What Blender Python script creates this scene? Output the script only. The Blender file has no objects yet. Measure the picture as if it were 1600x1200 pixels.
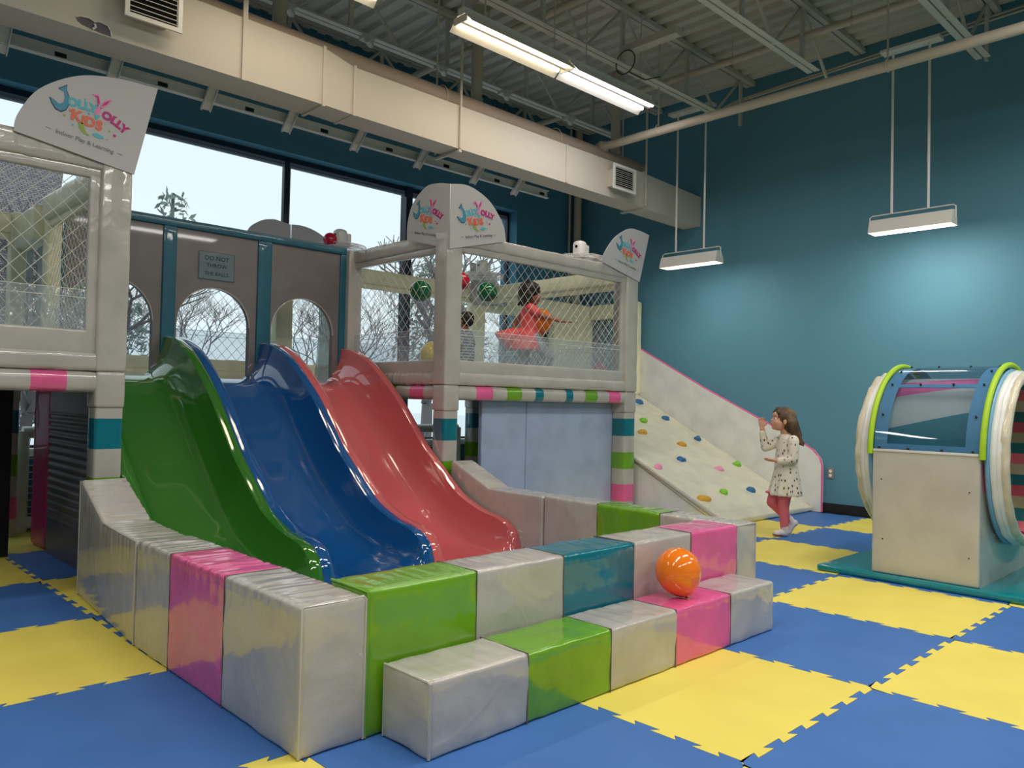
import bpy, bmesh, math, random
from mathutils import Vector, Matrix, noise
random.seed(7)
SC = bpy.context.scene
COL = SC.collection
PI = math.pi

# ------------------------------------------------------------------ materials
def lin(c):
    return tuple(((v/255.0)/12.92 if v/255.0 <= 0.04045 else ((v/255.0+0.055)/1.055)**2.4) for v in c)
def new_mat(name):
    m = bpy.data.materials.new(name); m.use_nodes = True
    nt = m.node_tree; b = nt.nodes['Principled BSDF']
    return m, nt, b
def setp(b, rgb=None, rough=None, metal=None, coat=None, spec=None, emis=None, estr=None, trans=None, sub=None):
    if rgb is not None: b.inputs['Base Color'].default_value = (*lin(rgb), 1)
    if rough is not None: b.inputs['Roughness'].default_value = rough
    if metal is not None: b.inputs['Metallic'].default_value = metal
    if coat is not None: b.inputs['Coat Weight'].default_value = coat; b.inputs['Coat Roughness'].default_value = 0.035
    if spec is not None: b.inputs['Specular IOR Level'].default_value = spec
    if emis is not None: b.inputs['Emission Color'].default_value = (*lin(emis), 1); b.inputs['Emission Strength'].default_value = estr
    if trans is not None: b.inputs['Transmission Weight'].default_value = trans
    if sub is not None: b.inputs['Subsurface Weight'].default_value = sub; b.inputs['Subsurface Radius'].default_value = (0.02, 0.01, 0.006)
def add_bump(nt, b, layers):
    """layers: list of (scale vector, noise scale, strength, distance)"""
    tc = nt.nodes.new('ShaderNodeTexCoord'); prev = None
    for sv, sc, st, di in layers:
        mp = nt.nodes.new('ShaderNodeMapping'); mp.inputs['Scale'].default_value = sv
        nt.links.new(tc.outputs['Object'], mp.inputs['Vector'])
        n = nt.nodes.new('ShaderNodeTexNoise'); n.inputs['Scale'].default_value = sc; n.inputs['Detail'].default_value = 3
        nt.links.new(mp.outputs[0], n.inputs['Vector'])
        bp = nt.nodes.new('ShaderNodeBump'); bp.inputs['Strength'].default_value = st; bp.inputs['Distance'].default_value = di
        nt.links.new(n.outputs[0], bp.inputs['Height'])
        if prev: nt.links.new(prev.outputs[0], bp.inputs['Normal'])
        prev = bp
    nt.links.new(prev.outputs[0], b.inputs['Normal'])
def mottle(nt, b, rgb, rgb2, scale, lo=0.4, hi=0.65):
    tc = nt.nodes.new('ShaderNodeTexCoord'); n = nt.nodes.new('ShaderNodeTexNoise')
    n.inputs['Scale'].default_value = scale; n.inputs['Detail'].default_value = 4
    nt.links.new(tc.outputs['Object'], n.inputs['Vector'])
    r = nt.nodes.new('ShaderNodeValToRGB')
    r.color_ramp.elements[0].position = lo; r.color_ramp.elements[0].color = (*lin(rgb), 1)
    r.color_ramp.elements[1].position = hi; r.color_ramp.elements[1].color = (*lin(rgb2), 1)
    nt.links.new(n.outputs[0], r.inputs[0]); nt.links.new(r.outputs[0], b.inputs['Base Color'])
def vinyl(name, rgb, rough=0.3, crease=0.5, rgb2=None):
    m, nt, b = new_mat(name); setp(b, rgb, rough, coat=0.5)
    mottle(nt, b, rgb, rgb2 or tuple(int(v*0.95) for v in rgb), 5)
    tc = nt.nodes.new('ShaderNodeTexCoord'); prev = None
    for sc, det, dist, st, di, ridge in ((2.6, 2, 1.2, .10*crease, .006, True), (6.5, 2, 2.0, .05*crease, .003, True), (2.6, 1, .5, .30*crease, .03, False), (150, 1, 0, .05, .001, False)):
        n = nt.nodes.new('ShaderNodeTexNoise'); n.inputs['Scale'].default_value = sc; n.inputs['Detail'].default_value = det; n.inputs['Distortion'].default_value = dist
        nt.links.new(tc.outputs['Object'], n.inputs['Vector']); out = n.outputs[0]
        if ridge:
            a = nt.nodes.new('ShaderNodeMath'); a.operation = 'SUBTRACT'; a.inputs[1].default_value = .5; nt.links.new(out, a.inputs[0])
            c = nt.nodes.new('ShaderNodeMath'); c.operation = 'ABSOLUTE'; nt.links.new(a.outputs[0], c.inputs[0])
            mr = nt.nodes.new('ShaderNodeMapRange'); mr.interpolation_type = 'SMOOTHSTEP'; mr.inputs['From Min'].default_value = 0; mr.inputs['From Max'].default_value = .07
            mr.inputs['To Min'].default_value = 1; mr.inputs['To Max'].default_value = 0; nt.links.new(c.outputs[0], mr.inputs[0]); out = mr.outputs[0]
        bp = nt.nodes.new('ShaderNodeBump'); bp.inputs['Strength'].default_value = st; bp.inputs['Distance'].default_value = di
        nt.links.new(out, bp.inputs['Height'])
        if prev: nt.links.new(prev.outputs[0], bp.inputs['Normal'])
        prev = bp
    nt.links.new(prev.outputs[0], b.inputs['Normal'])
    return m
def plain(name, rgb, rough=0.5, **k):
    m, nt, b = new_mat(name); setp(b, rgb, rough, **k); return m
M = {}
M['grey'] = vinyl('white_vinyl', (190, 185, 177), 0.17, 1.0)
M['cream'] = vinyl('cream_vinyl', (242, 238, 200), 0.4, 0.5)
M['lime'] = vinyl('lime_vinyl', (112, 168, 30), 0.16, 0.7)
M['teal'] = vinyl('teal_vinyl', (10, 116, 134), 0.16, 0.7)
M['pink'] = vinyl('pink_vinyl', (236, 100, 158), 0.16, 0.7)
M['magenta'] = vinyl('magenta_vinyl', (190, 25, 90), 0.5, 0.3)
M['panel_grey'] = vinyl('grey_panel_vinyl', (112, 106, 106), 0.4, 0.5)
M['panel_teal'] = vinyl('dark_teal_strip', (0, 88, 110), 0.45, 0.2)
M['bluegrey'] = vinyl('bluegrey_vinyl', (170, 186, 218), 0.42, 0.25)
M['shutter'] = plain('shutter_grey', (98, 92, 100), 0.35)
M['black'] = plain('black_board', (10, 10, 16), 0.6)
M['pad_white'] = vinyl('padding_white', (232, 232, 228), 0.45, 0.5)
M['cream_ramp'] = vinyl('ramp_vinyl', (226, 221, 198), 0.42, 1.2)
M['slide_green'] = plain('slide_green', (48, 112, 34), 0.08, coat=1.0)
M['slide_blue'] = plain('slide_blue', (20, 82, 146), 0.08, coat=1.0)
M['slide_pink'] = plain('slide_pink', (204, 98, 102), 0.08, coat=1.0)
for k in ('slide_green', 'slide_blue', 'slide_pink'):
    nt = M[k].node_tree; add_bump(nt, nt.nodes['Principled BSDF'], [((1, 1, 1), 4, 0.06, 0.02)])
def foam(name, rgb, rgb2):
    m, nt, b = new_mat(name); setp(b, rgb, 0.55, spec=0.35); mottle(nt, b, rgb, rgb2, 3.0, 0.3, 0.75)
    add_bump(nt, b, [((1, 1, 1), 260, 0.12, 0.002), ((1, 1, 1), 7, 0.1, 0.01)]); return m
M['mat_blue'] = foam('mat_blue', (68, 116, 184), (62, 108, 175))
M['mat_yellow'] = foam('mat_yellow', (238, 221, 104), (229, 210, 94))
M['mat_teal'] = vinyl('mat_teal', (0, 132, 140), 0.25, 0.3)
M['subfloor'] = plain('subfloor', (40, 40, 44), 0.9)
def paint(name, rgb, rgb2):
    m, nt, b = new_mat(name); setp(b, rgb, 0.6, spec=0.3); mottle(nt, b, rgb, rgb2, 0.7)
    add_bump(nt, b, [((1, 1, 1), 90, 0.08, 0.003)]); return m
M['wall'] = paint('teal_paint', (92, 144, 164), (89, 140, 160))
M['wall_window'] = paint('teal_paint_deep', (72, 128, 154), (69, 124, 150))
M['duct'] = paint('duct_paint', (204, 196, 182), (199, 191, 177))
M['steel'] = paint('ceiling_steel', (196, 192, 182), (184, 180, 170))
M['steel_light'] = paint('joist_paint', (206, 204, 194), (198, 196, 186))
M['pipe'] = paint('pipe_paint', (190, 180, 164), (184, 174, 158))
M['pipe_dark'] = paint('round_duct_paint', (168, 150, 134), (160, 143, 128))
M['rail'] = paint('rail_paint', (206, 206, 202), (198, 198, 194))
M['frame_dark'] = plain('window_frame_dark', (20, 38, 58), 0.35)
M['frame_grey'] = plain('window_frame_grey', (128, 138, 158), 0.4)
M['sill'] = plain('sill_white', (225, 228, 232), 0.4)
M['baseboard'] = plain('baseboard_dark', (34, 28, 26), 0.4)
M['dark'] = plain('dark_slot', (8, 8, 12), 0.8)
M['white_metal'] = plain('white_metal', (226, 222, 214), 0.4)
M['white_plastic'] = plain('white_plastic', (236, 232, 228), 0.3)
M['sign'] = plain('sign_board', (188, 186, 187), 0.5)
M['net'] = plain('net_cord', (226, 226, 216), 0.7)
M['net_grey'] = plain('net_cord_grey', (170, 178, 190), 0.7)
M['screw'] = plain('screw', (60, 60, 58), 0.4, metal=0.6)
M['ring_pad'] = vinyl('ring_padding', (214, 204, 180), 0.5, 0.8)
M['drum_blue'] = plain('tunnel_blue', (112, 166, 200), 0.35)
M['rim_lime'] = plain('rim_lime', (168, 208, 30), 0.5)
M['box_cream'] = vinyl('tunnel_box', (204, 198, 186), 0.24, 0.15)
M['tree'] = plain('bark', (120, 112, 110), 0.9)
M['snow'] = plain('snow', (235, 238, 242), 0.8)
M['evergreen'] = plain('evergreen', (132, 144, 136), 0.9)  # leaf colour lightened to stand in for outdoor haze
M['outlet'] = plain('outlet_grey', (140, 132, 130), 0.4)
def glassy(name, tint, gloss, tr, rough=0.08, bump=0.0):
    m = bpy.data.materials.new(name); m.use_nodes = True; nt = m.node_tree; nt.nodes.clear()
    o = nt.nodes.new('ShaderNodeOutputMaterial'); mx = nt.nodes.new('ShaderNodeMixShader')
    t = nt.nodes.new('ShaderNodeBsdfTransparent'); t.inputs[0].default_value = (*lin(tint), 1)
    mx2 = nt.nodes.new('ShaderNodeMixShader'); g = nt.nodes.new('ShaderNodeBsdfGlossy'); g.inputs['Roughness'].default_value = rough
    d = nt.nodes.new('ShaderNodeBsdfDiffuse'); d.inputs[0].default_value = (0.75, 0.8, 0.84, 1)
    mx2.inputs[0].default_value = gloss; nt.links.new(d.outputs[0], mx2.inputs[1]); nt.links.new(g.outputs[0], mx2.inputs[2])
    mx.inputs[0].default_value = 1-tr; nt.links.new(t.outputs[0], mx.inputs[1]); nt.links.new(mx2.outputs[0], mx.inputs[2])
    nt.links.new(mx.outputs[0], o.inputs[0])
    if bump:
        tc = nt.nodes.new('ShaderNodeTexCoord'); mp = nt.nodes.new('ShaderNodeMapping'); mp.inputs['Scale'].default_value = (6, 6, 2)
        n = nt.nodes.new('ShaderNodeTexNoise'); n.inputs['Scale'].default_value = 5
        bp = nt.nodes.new('ShaderNodeBump'); bp.inputs['Strength'].default_value = bump; bp.inputs['Distance'].default_value = 0.05
        nt.links.new(tc.outputs['Object'], mp.inputs[0]); nt.links.new(mp.outputs[0], n.inputs[0]); nt.links.new(n.outputs[0], bp.inputs['Height'])
        nt.links.new(bp.outputs[0], g.inputs['Normal']); nt.links.new(bp.outputs[0], d.inputs['Normal'])
    return m
M['glass'] = glassy('window_glass', (252, 254, 255), 1.0, 0.994, 0.2)
M['screen'] = glassy('clear_vinyl', (236, 242, 246), 0.25, 0.72, 0.12, 0.7)
M['curtain'] = glassy('curtain_vinyl', (228, 236, 232), 0.3, 0.6, 0.15, 0.8)
M['acrylic'] = glassy('tunnel_acrylic', (232, 242, 248), 0.85, 0.9, 0.03)
def emit(name, rgb, st):
    m, nt, b = new_mat(name); setp(b, (240, 240, 240), 0.5, emis=rgb, estr=st); return m
M['tube_warm'] = emit('tube_warm', (255, 232, 196), 4.5)
M['tube_cool'] = emit('tube_cool', (255, 250, 252), 5.5)
M['refl'] = plain('reflector_white', (240, 236, 228), 0.35)
M['hair_brown'] = plain('hair_brown', (98, 74, 50), 0.45)
for k in ('hair_brown',):
    nt = M[k].node_tree; add_bump(nt, nt.nodes['Principled BSDF'], [((40, 40, 3), 3, 0.8, 0.01)])
    mottle(nt, nt.nodes['Principled BSDF'], (78, 58, 40), (132, 100, 66), 9)
M['hair_dark'] = plain('hair_dark', (40, 30, 28), 0.5)
M['skin'] = plain('skin_light', (214, 160, 136), 0.5, sub=0.15)
M['skin2'] = plain('skin_tan', (170, 112, 86), 0.5, sub=0.1)
M['tights'] = plain('pink_tights', (222, 108, 120), 0.75)
M['leggings'] = plain('grey_leggings', (140, 146, 148), 0.8)
M['sock'] = plain('sock_white', (222, 212, 210), 0.85)
M['sock_sole'] = plain('sock_sole', (120, 108, 106), 0.9)
M['coral'] = plain('coral_dress', (232, 90, 92), 0.6)
M['eye_white'] = plain('eye_white', (235, 235, 232), 0.25)
M['eye_dark'] = plain('eye_dark', (40, 28, 22), 0.2)
M['lip'] = plain('lip', (190, 92, 88), 0.5)
def dress_mat():
    m, nt, b = new_mat('print_dress'); setp(b, (228, 222, 208), 0.75)
    tc = nt.nodes.new('ShaderNodeTexCoord'); mp = nt.nodes.new('ShaderNodeMapping'); mp.inputs['Scale'].default_value = (34, 34, 19)
    v = nt.nodes.new('ShaderNodeTexVoronoi'); v.inputs['Scale'].default_value = 1.0; v.inputs['Randomness'].default_value = 0.7
    r = nt.nodes.new('ShaderNodeValToRGB'); r.color_ramp.interpolation = 'CONSTANT'
    r.color_ramp.elements[0].color = (*lin((88, 72, 72)), 1); r.color_ramp.elements[0].position = 0
    e = r.color_ramp.elements[1]; e.position = 0.2; e.color = (*lin((150, 128, 118)), 1)
    e2 = r.color_ramp.elements.new(0.26); e2.color = (*lin((228, 222, 208)), 1)
    nt.links.new(tc.outputs['Object'], mp.inputs[0]); nt.links.new(mp.outputs[0], v.inputs[0]); nt.links.new(v.outputs['Distance'], r.inputs[0])
    nt.links.new(r.outputs[0], b.inputs['Base Color']); return m
M['dress'] = dress_mat()
def stripe_mat(name, cols, axis, period, phase=0):
    m, nt, b = new_mat(name); setp(b, cols[0], 0.6)
    tc = nt.nodes.new('ShaderNodeTexCoord'); s = nt.nodes.new('ShaderNodeSeparateXYZ'); nt.links.new(tc.outputs['Object'], s.inputs[0])
    a = nt.nodes.new('ShaderNodeMath'); a.operation = 'MULTIPLY_ADD'; a.inputs[1].default_value = 1/period; a.inputs[2].default_value = phase
    nt.links.new(s.outputs[axis], a.inputs[0]); f = nt.nodes.new('ShaderNodeMath'); f.operation = 'FRACT'; nt.links.new(a.outputs[0], f.inputs[0])
    r = nt.nodes.new('ShaderNodeValToRGB'); r.color_ramp.interpolation = 'CONSTANT'
    n = len(cols)
    r.color_ramp.elements[0].position = 0; r.color_ramp.elements[0].color = (*lin(cols[0]), 1)
    r.color_ramp.elements[1].position = 1/n; r.color_ramp.elements[1].color = (*lin(cols[1]), 1)
    for k in range(2, n):
        e = r.color_ramp.elements.new(k/n); e.color = (*lin(cols[k]), 1)
    nt.links.new(f.outputs[0], r.inputs[0]); nt.links.new(r.outputs[0], b.inputs['Base Color']); return m
M['striped_shirt'] = stripe_mat('striped_shirt', [(60, 62, 68), (176, 180, 184)], 2, 0.03)
def balloon_mat(name, rgb):
    m, nt, b = new_mat(name); setp(b, rgb, 0.12, coat=0.5, sub=0.05); return m
M['b_orange'] = balloon_mat('balloon_orange', (248, 128, 26))
M['b_green'] = balloon_mat('balloon_green', (10, 110, 60))
M['b_red'] = balloon_mat('balloon_red', (205, 25, 60))
M['b_yellow'] = balloon_mat('balloon_yellow', (240, 215, 90))
def shingle_mat():
    m, nt, b = new_mat('roof_shingles'); setp(b, (110, 98, 98), 0.9)
    br = nt.nodes.new('ShaderNodeTexBrick'); tc = nt.nodes.new('ShaderNodeTexCoord'); nt.links.new(tc.outputs['Object'], br.inputs[0])
    br.inputs['Color1'].default_value = (*lin((160, 150, 150)), 1); br.inputs['Color2'].default_value = (*lin((130, 120, 122)), 1)
    br.inputs['Mortar'].default_value = (*lin((58, 50, 54)), 1); br.inputs['Scale'].default_value = 6; br.inputs['Mortar Size'].default_value = 0.03
    nt.links.new(br.outputs[0], b.inputs['Base Color']); return m
M['shingle'] = shingle_mat()
def glass_logo(rgb, n): return plain(n, rgb, 0.5)
M['l_cyan'] = plain('logo_cyan', (80, 180, 196), 0.5); M['l_blue'] = plain('logo_blue', (60, 140, 170), 0.5)
M['l_navy'] = plain('logo_outline', (30, 50, 80), 0.5); M['l_mag'] = plain('logo_magenta', (190, 20, 120), 0.5)
M['l_orange'] = plain('logo_orange', (222, 110, 80), 0.5); M['l_pink'] = plain('logo_pink', (226, 130, 180), 0.5)
M['l_green'] = plain('logo_green', (140, 170, 70), 0.5); M['l_grey'] = plain('logo_text_grey', (120, 128, 122), 0.5)

# ------------------------------------------------------------------ helpers
def link(o, parent=None):
    COL.objects.link(o)
    if parent is not None: o.parent = parent
    return o
def tag(o, label=None, cat=None, group=None, kind=None):
    if label: o['label'] = label
    if cat: o['category'] = cat
    if group: o['group'] = group
    if kind: o['kind'] = kind
    return o
def finish(name, bm, mats, parent=None, smooth=True, ang=40, origin=None):
    me = bpy.data.meshes.new(name); bmesh.ops.recalc_face_normals(bm, faces=bm.faces)
    bm.to_mesh(me); bm.free()
    if not isinstance(mats, (list, tuple)): mats = [mats]
    for m in mats: me.materials.append(M[m] if isinstance(m, str) else m)
    if smooth:
        for p in me.polygons: p.use_smooth = True
        me.set_sharp_from_angle(angle=math.radians(ang))
    o = bpy.data.objects.new(name, me); link(o, parent)
    po = Vector((0, 0, 0)) if parent is None else parent.matrix_basis.translation if parent.type == 'EMPTY' else parent_world(parent)
    if parent is not None: o.location = -po
    if origin is not None:
        me.transform(Matrix.Translation(-Vector(origin))); o.location = o.location+Vector(origin)
    return o
def parent_world(o):
    v = Vector(o.location); p = o.parent
    while p: v += p.location; p = p.parent
    return v
def thing(name, loc, label, cat, group=None):
    e = bpy.data.objects.new(name, None); e.location = loc; e.empty_display_size = 0.1; link(e)
    return tag(e, label, cat, group)
def bm_box(bm, x0, x1, y0, y1, z0, z1, mi=0):
    vs = [bm.verts.new((x, y, z)) for x in (x0, x1) for y in (y0, y1) for z in (z0, z1)]
    for q in ((0, 1, 3, 2), (4, 6, 7, 5), (0, 4, 5, 1), (2, 3, 7, 6), (0, 2, 6, 4), (1, 5, 7, 3)):
        f = bm.faces.new([vs[i] for i in q]); f.material_index = mi
def bm_tube(bm, p, q, r0, r1=None, n=12, mi=0, cap=True):
    p = Vector(p); q = Vector(q); r1 = r0 if r1 is None else r1
    d = (q-p); 
    if d.length < 1e-6: return
    d.normalize(); a = d.cross(Vector((0, 0, 1)) if abs(d.z) < 0.95 else Vector((1, 0, 0))).normalized(); b = d.cross(a)
    A = []; B = []
    for k in range(n):
        t = 2*PI*k/n; v = a*math.cos(t)+b*math.sin(t)
        A.append(bm.verts.new(p+v*r0)); B.append(bm.verts.new(q+v*r1))
    for k in range(n):
        f = bm.faces.new((A[k], A[(k+1) % n], B[(k+1) % n], B[k])); f.material_index = mi
    if cap:
        f = bm.faces.new(A[::-1]); f.material_index = mi; f = bm.faces.new(B); f.material_index = mi
def bm_path(bm, pts, r, n=8, mi=0):
    pts = [Vector(p) for p in pts]; rings = []
    prev = None
    for i, p in enumerate(pts):
        d = (pts[min(i+1, len(pts)-1)]-pts[max(i-1, 0)]).normalized()
        if prev is None: a = d.cross(Vector((0, 0, 1)) if abs(d.z) < 0.9 else Vector((1, 0, 0))).normalized()
        else: a = (prev-d*prev.dot(d)).normalized()
        prev = a; b = d.cross(a)
        rr = r[i] if isinstance(r, (list, tuple)) else r
        rings.append([bm.verts.new(p+(a*math.cos(2*PI*k/n)+b*math.sin(2*PI*k/n))*rr) for k in range(n)])
    for A, B in zip(rings, rings[1:]):
        for k in range(n):
            f = bm.faces.new((A[k], A[(k+1) % n], B[(k+1) % n], B[k])); f.material_index = mi
    f = bm.faces.new(rings[0][::-1]); f.material_index = mi; f = bm.faces.new(rings[-1]); f.material_index = mi
def bm_torus(bm, c, R, r, axis='y', N=48, n=10, mi=0, a0=0, a1=2*PI):
    full = abs(a1-a0-2*PI) < 1e-6; c = Vector(c); rings = []
    K = N if full else N+1
    for i in range(K):
        t = a0+(a1-a0)*i/N
        if axis == 'y': rad = Vector((math.cos(t), 0, math.sin(t))); ax = Vector((0, 1, 0))
        elif axis == 'z': rad = Vector((math.cos(t), math.sin(t), 0)); ax = Vector((0, 0, 1))
        else: rad = Vector((0, math.cos(t), math.sin(t))); ax = Vector((1, 0, 0))
        rings.append([bm.verts.new(c+rad*R+(rad*math.cos(2*PI*k/n)+ax*math.sin(2*PI*k/n))*r) for k in range(n)])
    m = K if full else K-1
    for i in range(m):
        A = rings[i]; B = rings[(i+1) % K]
        for k in range(n):
            f = bm.faces.new((A[k], A[(k+1) % n], B[(k+1) % n], B[k])); f.material_index = mi
    if not full:
        bm.faces.new(rings[0][::-1]).material_index = mi; bm.faces.new(rings[-1]).material_index = mi
def box_obj(name, dims, mat, parent=None, bev=0.0, **k):
    bm = bmesh.new(); bm_box(bm, *dims)
    if bev: bmesh.ops.bevel(bm, geom=list(bm.edges), offset=bev, segments=2, profile=0.6, affect='EDGES')
    return finish(name, bm, mat, parent, **k)
def tube_obj(name, p, q, r, mat, parent=None, n=14):
    bm = bmesh.new(); bm_tube(bm, p, q, r, n=n); return finish(name, bm, mat, parent)
def coords(lo, hi, r, step, openlo, openhi):
    out = []
    a = lo if openlo else lo+r; b = hi if openhi else hi-r
    if not openlo: out += [lo, lo+.2*r, lo+.5*r]
    n = max(1, int(round((b-a)/step))); out += [a+(b-a)*i/n for i in range(n+1)]
    if not openhi: out += [hi-.5*r, hi-.2*r, hi]
    return out
def pad(name, dims, mat, parent=None, r=0.03, step=0.05, open_=(), warp=None, puff=0.0, rough=0.0025, seed=0, ang=60, fr=9, ripple=None):
    """softly rounded upholstered block; open_ lists axis ends left square, e.g. ('x0','x1')"""
    lo = dims[0::2]; hi = dims[1::2]
    r = min(r, *(0.48*(hi[a]-lo[a]) for a in range(3)))
    op = [('xyz'[a]+'0' in open_, 'xyz'[a]+'1' in open_) for a in range(3)]
    C = [coords(lo[a], hi[a], r, .009 if ripple and 'xyz'[a] == ripple[0] else step, *op[a]) for a in range(3)]
    bm = bmesh.new(); cache = {}
    def vert(i, j, k):
        key = (i, j, k)
        if key in cache: return cache[key]
        p = [C[0][i], C[1][j], C[2][k]]; c = []
        for a in range(3):
            l = lo[a] if op[a][0] else lo[a]+r; h = hi[a] if op[a][1] else hi[a]-r
            c.append(min(max(p[a], l), h))
        d = Vector([p[a]-c[a] for a in range(3)])
        nrm = Vector((0, 0, 0))
        if d.length > 1e-9:
            nrm = d.normalized(); q = Vector(c)+nrm*r
        else: q = Vector(p)
        for a in range(3):
            if d.length < 1e-9:
                if abs(p[a]-lo[a]) < 1e-9: nrm[a] -= 1
                if abs(p[a]-hi[a]) < 1e-9: nrm[a] += 1
        if nrm.length > 0: nrm.normalize()
        if puff:
            w = 1
            for a in range(3):
                if abs(nrm[a]) < 0.7:
                    t = (q[a]-lo[a])/(hi[a]-lo[a]); w *= max(0, 4*t*(1-t))**0.5
            q = q+nrm*puff*w
        if warp: q = Vector(warp(*q))
        if rough:
            q = q+nrm*rough*(noise.noise(q*fr+Vector((seed, 0, 0)))*1.4+noise.noise(q*fr*3+Vector((0, seed, 3)))*0.6)
        if ripple:
            ax = 'xyz'.index(ripple[0]); t = q[ax]; top = hi[2]-lo[2]; wz = max(0, 1-(hi[2]-p[2])/ripple[2])
            k = noise.noise(Vector((t*ripple[3], p[(ax+1) % 2 if ax < 2 else 0]*5, seed)))+.6*noise.noise(Vector((t*ripple[3]*2.3, seed, 0)))
            q = q+nrm*ripple[1]*k*wz
        v = bm.verts.new(q); cache[key] = v; return v
    n = [len(c)-1 for c in C]
    def quad(a, b, c, d): 
        try: bm.faces.new((vert(*a), vert(*b), vert(*c), vert(*d)))
        except ValueError: pass
    for i in range(n[0]):
        for j in range(n[1]):
            for k in (0, n[2]): quad((i, j, k), (i+1, j, k), (i+1, j+1, k), (i, j+1, k))
    for i in range(n[0]):
        for k in range(n[2]):
            for j in (0, n[1]): quad((i, j, k), (i+1, j, k), (i+1, j, k+1), (i, j, k+1))
    for j in range(n[1]):
        for k in range(n[2]):
            for i in (0, n[0]): quad((i, j, k), (i, j+1, k), (i, j+1, k+1), (i, j, k+1))
    return finish(name, bm, mat, parent, ang=ang)
def curve_mesh(name, cu):
    ob = bpy.data.objects.new('tmp', cu); COL.objects.link(ob)
    bpy.context.view_layer.update()
    me = bpy.data.meshes.new_from_object(ob.evaluated_get(bpy.context.evaluated_depsgraph_get()))
    COL.objects.unlink(ob); bpy.data.objects.remove(ob); bpy.data.curves.remove(cu); me.name = name
    return me
def extrude2d(name, loops, thick, mtx, mat, parent=None):
    """flat outline(s) with holes, given real thickness, then placed by mtx"""
    cu = bpy.data.curves.new(name, 'CURVE'); cu.dimensions = '2D'; cu.fill_mode = 'BOTH'; cu.extrude = thick/2
    for lp in loops:
        s = cu.splines.new('POLY'); s.points.add(len(lp)-1)
        for p, (x, y) in zip(s.points, lp): p.co = (x, y, 0, 1)
        s.use_cyclic_u = True
    me = curve_mesh(name, cu); me.transform(mtx)
    me.materials.clear(); me.materials.append(M[mat] if isinstance(mat, str) else mat)
    o = bpy.data.objects.new(name, me); link(o, parent)
    if parent is not None: o.location = -parent_world(parent)
    return o
def text_mesh(body, size, bold=0.0, ext=0.001, align='CENTER'):
    cu = bpy.data.curves.new('t', 'FONT'); cu.body = body; cu.size = size; cu.extrude = ext; cu.offset = bold
    cu.align_x = align; cu.align_y = 'CENTER'; cu.resolution_u = 3
    return curve_mesh('t', cu)
def join_meshes(name, items, parent=None):
    """items: (mesh, matrix, material)"""
    bm = bmesh.new(); mats = []
    for me, mt, mat in items:
        if mat not in mats: mats.append(mat)
        me.transform(mt)
        k = len(bm.faces); bm.from_mesh(me); bm.faces.ensure_lookup_table()
        for f in bm.faces[k:]: f.material_index = mats.index(mat)
        bpy.data.meshes.remove(me)
    me = bpy.data.meshes.new(name); bm.to_mesh(me); bm.free()
    for m in mats: me.materials.append(M[m])
    o = bpy.data.objects.new(name, me); link(o, parent)
    if parent is not None: o.location = -parent_world(parent)
    return o
def poly_mesh(loop, ext=0.001):
    cu = bpy.data.curves.new('p', 'CURVE'); cu.dimensions = '2D'; cu.fill_mode = 'BOTH'; cu.extrude = ext
    s = cu.splines.new('POLY'); s.points.add(len(loop)-1)
    for p, (x, y) in zip(s.points, loop): p.co = (x, y, 0, 1)
    s.use_cyclic_u = True
    return curve_mesh('p', cu)
def net_obj(name, origin, U, V, w, h, parent, px=0.075, pz=0.085, r=0.0018, mat='net', sag=0.004):
    """diamond net of cords filling the w x h rectangle spanned by unit vectors U and V"""
    origin = Vector(origin); U = Vector(U); V = Vector(V); bm = bmesh.new(); N = U.cross(V)
    k = pz/px
    def clip(c, s):
        # line v = s*k*(u-c); return segment inside rectangle
        pts = []
        us = sorted([c, c+s*h/k]); u0 = max(0, us[0]); u1 = min(w, us[1])
        if u1-u0 < 0.004: return None
        return (u0, s*k*(u0-c)), (u1, s*k*(u1-c))
    n = int((w+h/k)/px)+2
    for s in (1, -1):
        for i in range(-n, n+1):
            c = i*px+0.013
            seg = clip(c, s)
            if not seg: continue
            (a, b), (c2, d) = seg
            off = N*(sag*0.3*s)
            bm_tube(bm, origin+U*a+V*b+off, origin+U*c2+V*d+off, r, n=4, cap=False)
    o = finish(name, bm, mat, parent, smooth=False); tag(o, kind=None); return o
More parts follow.
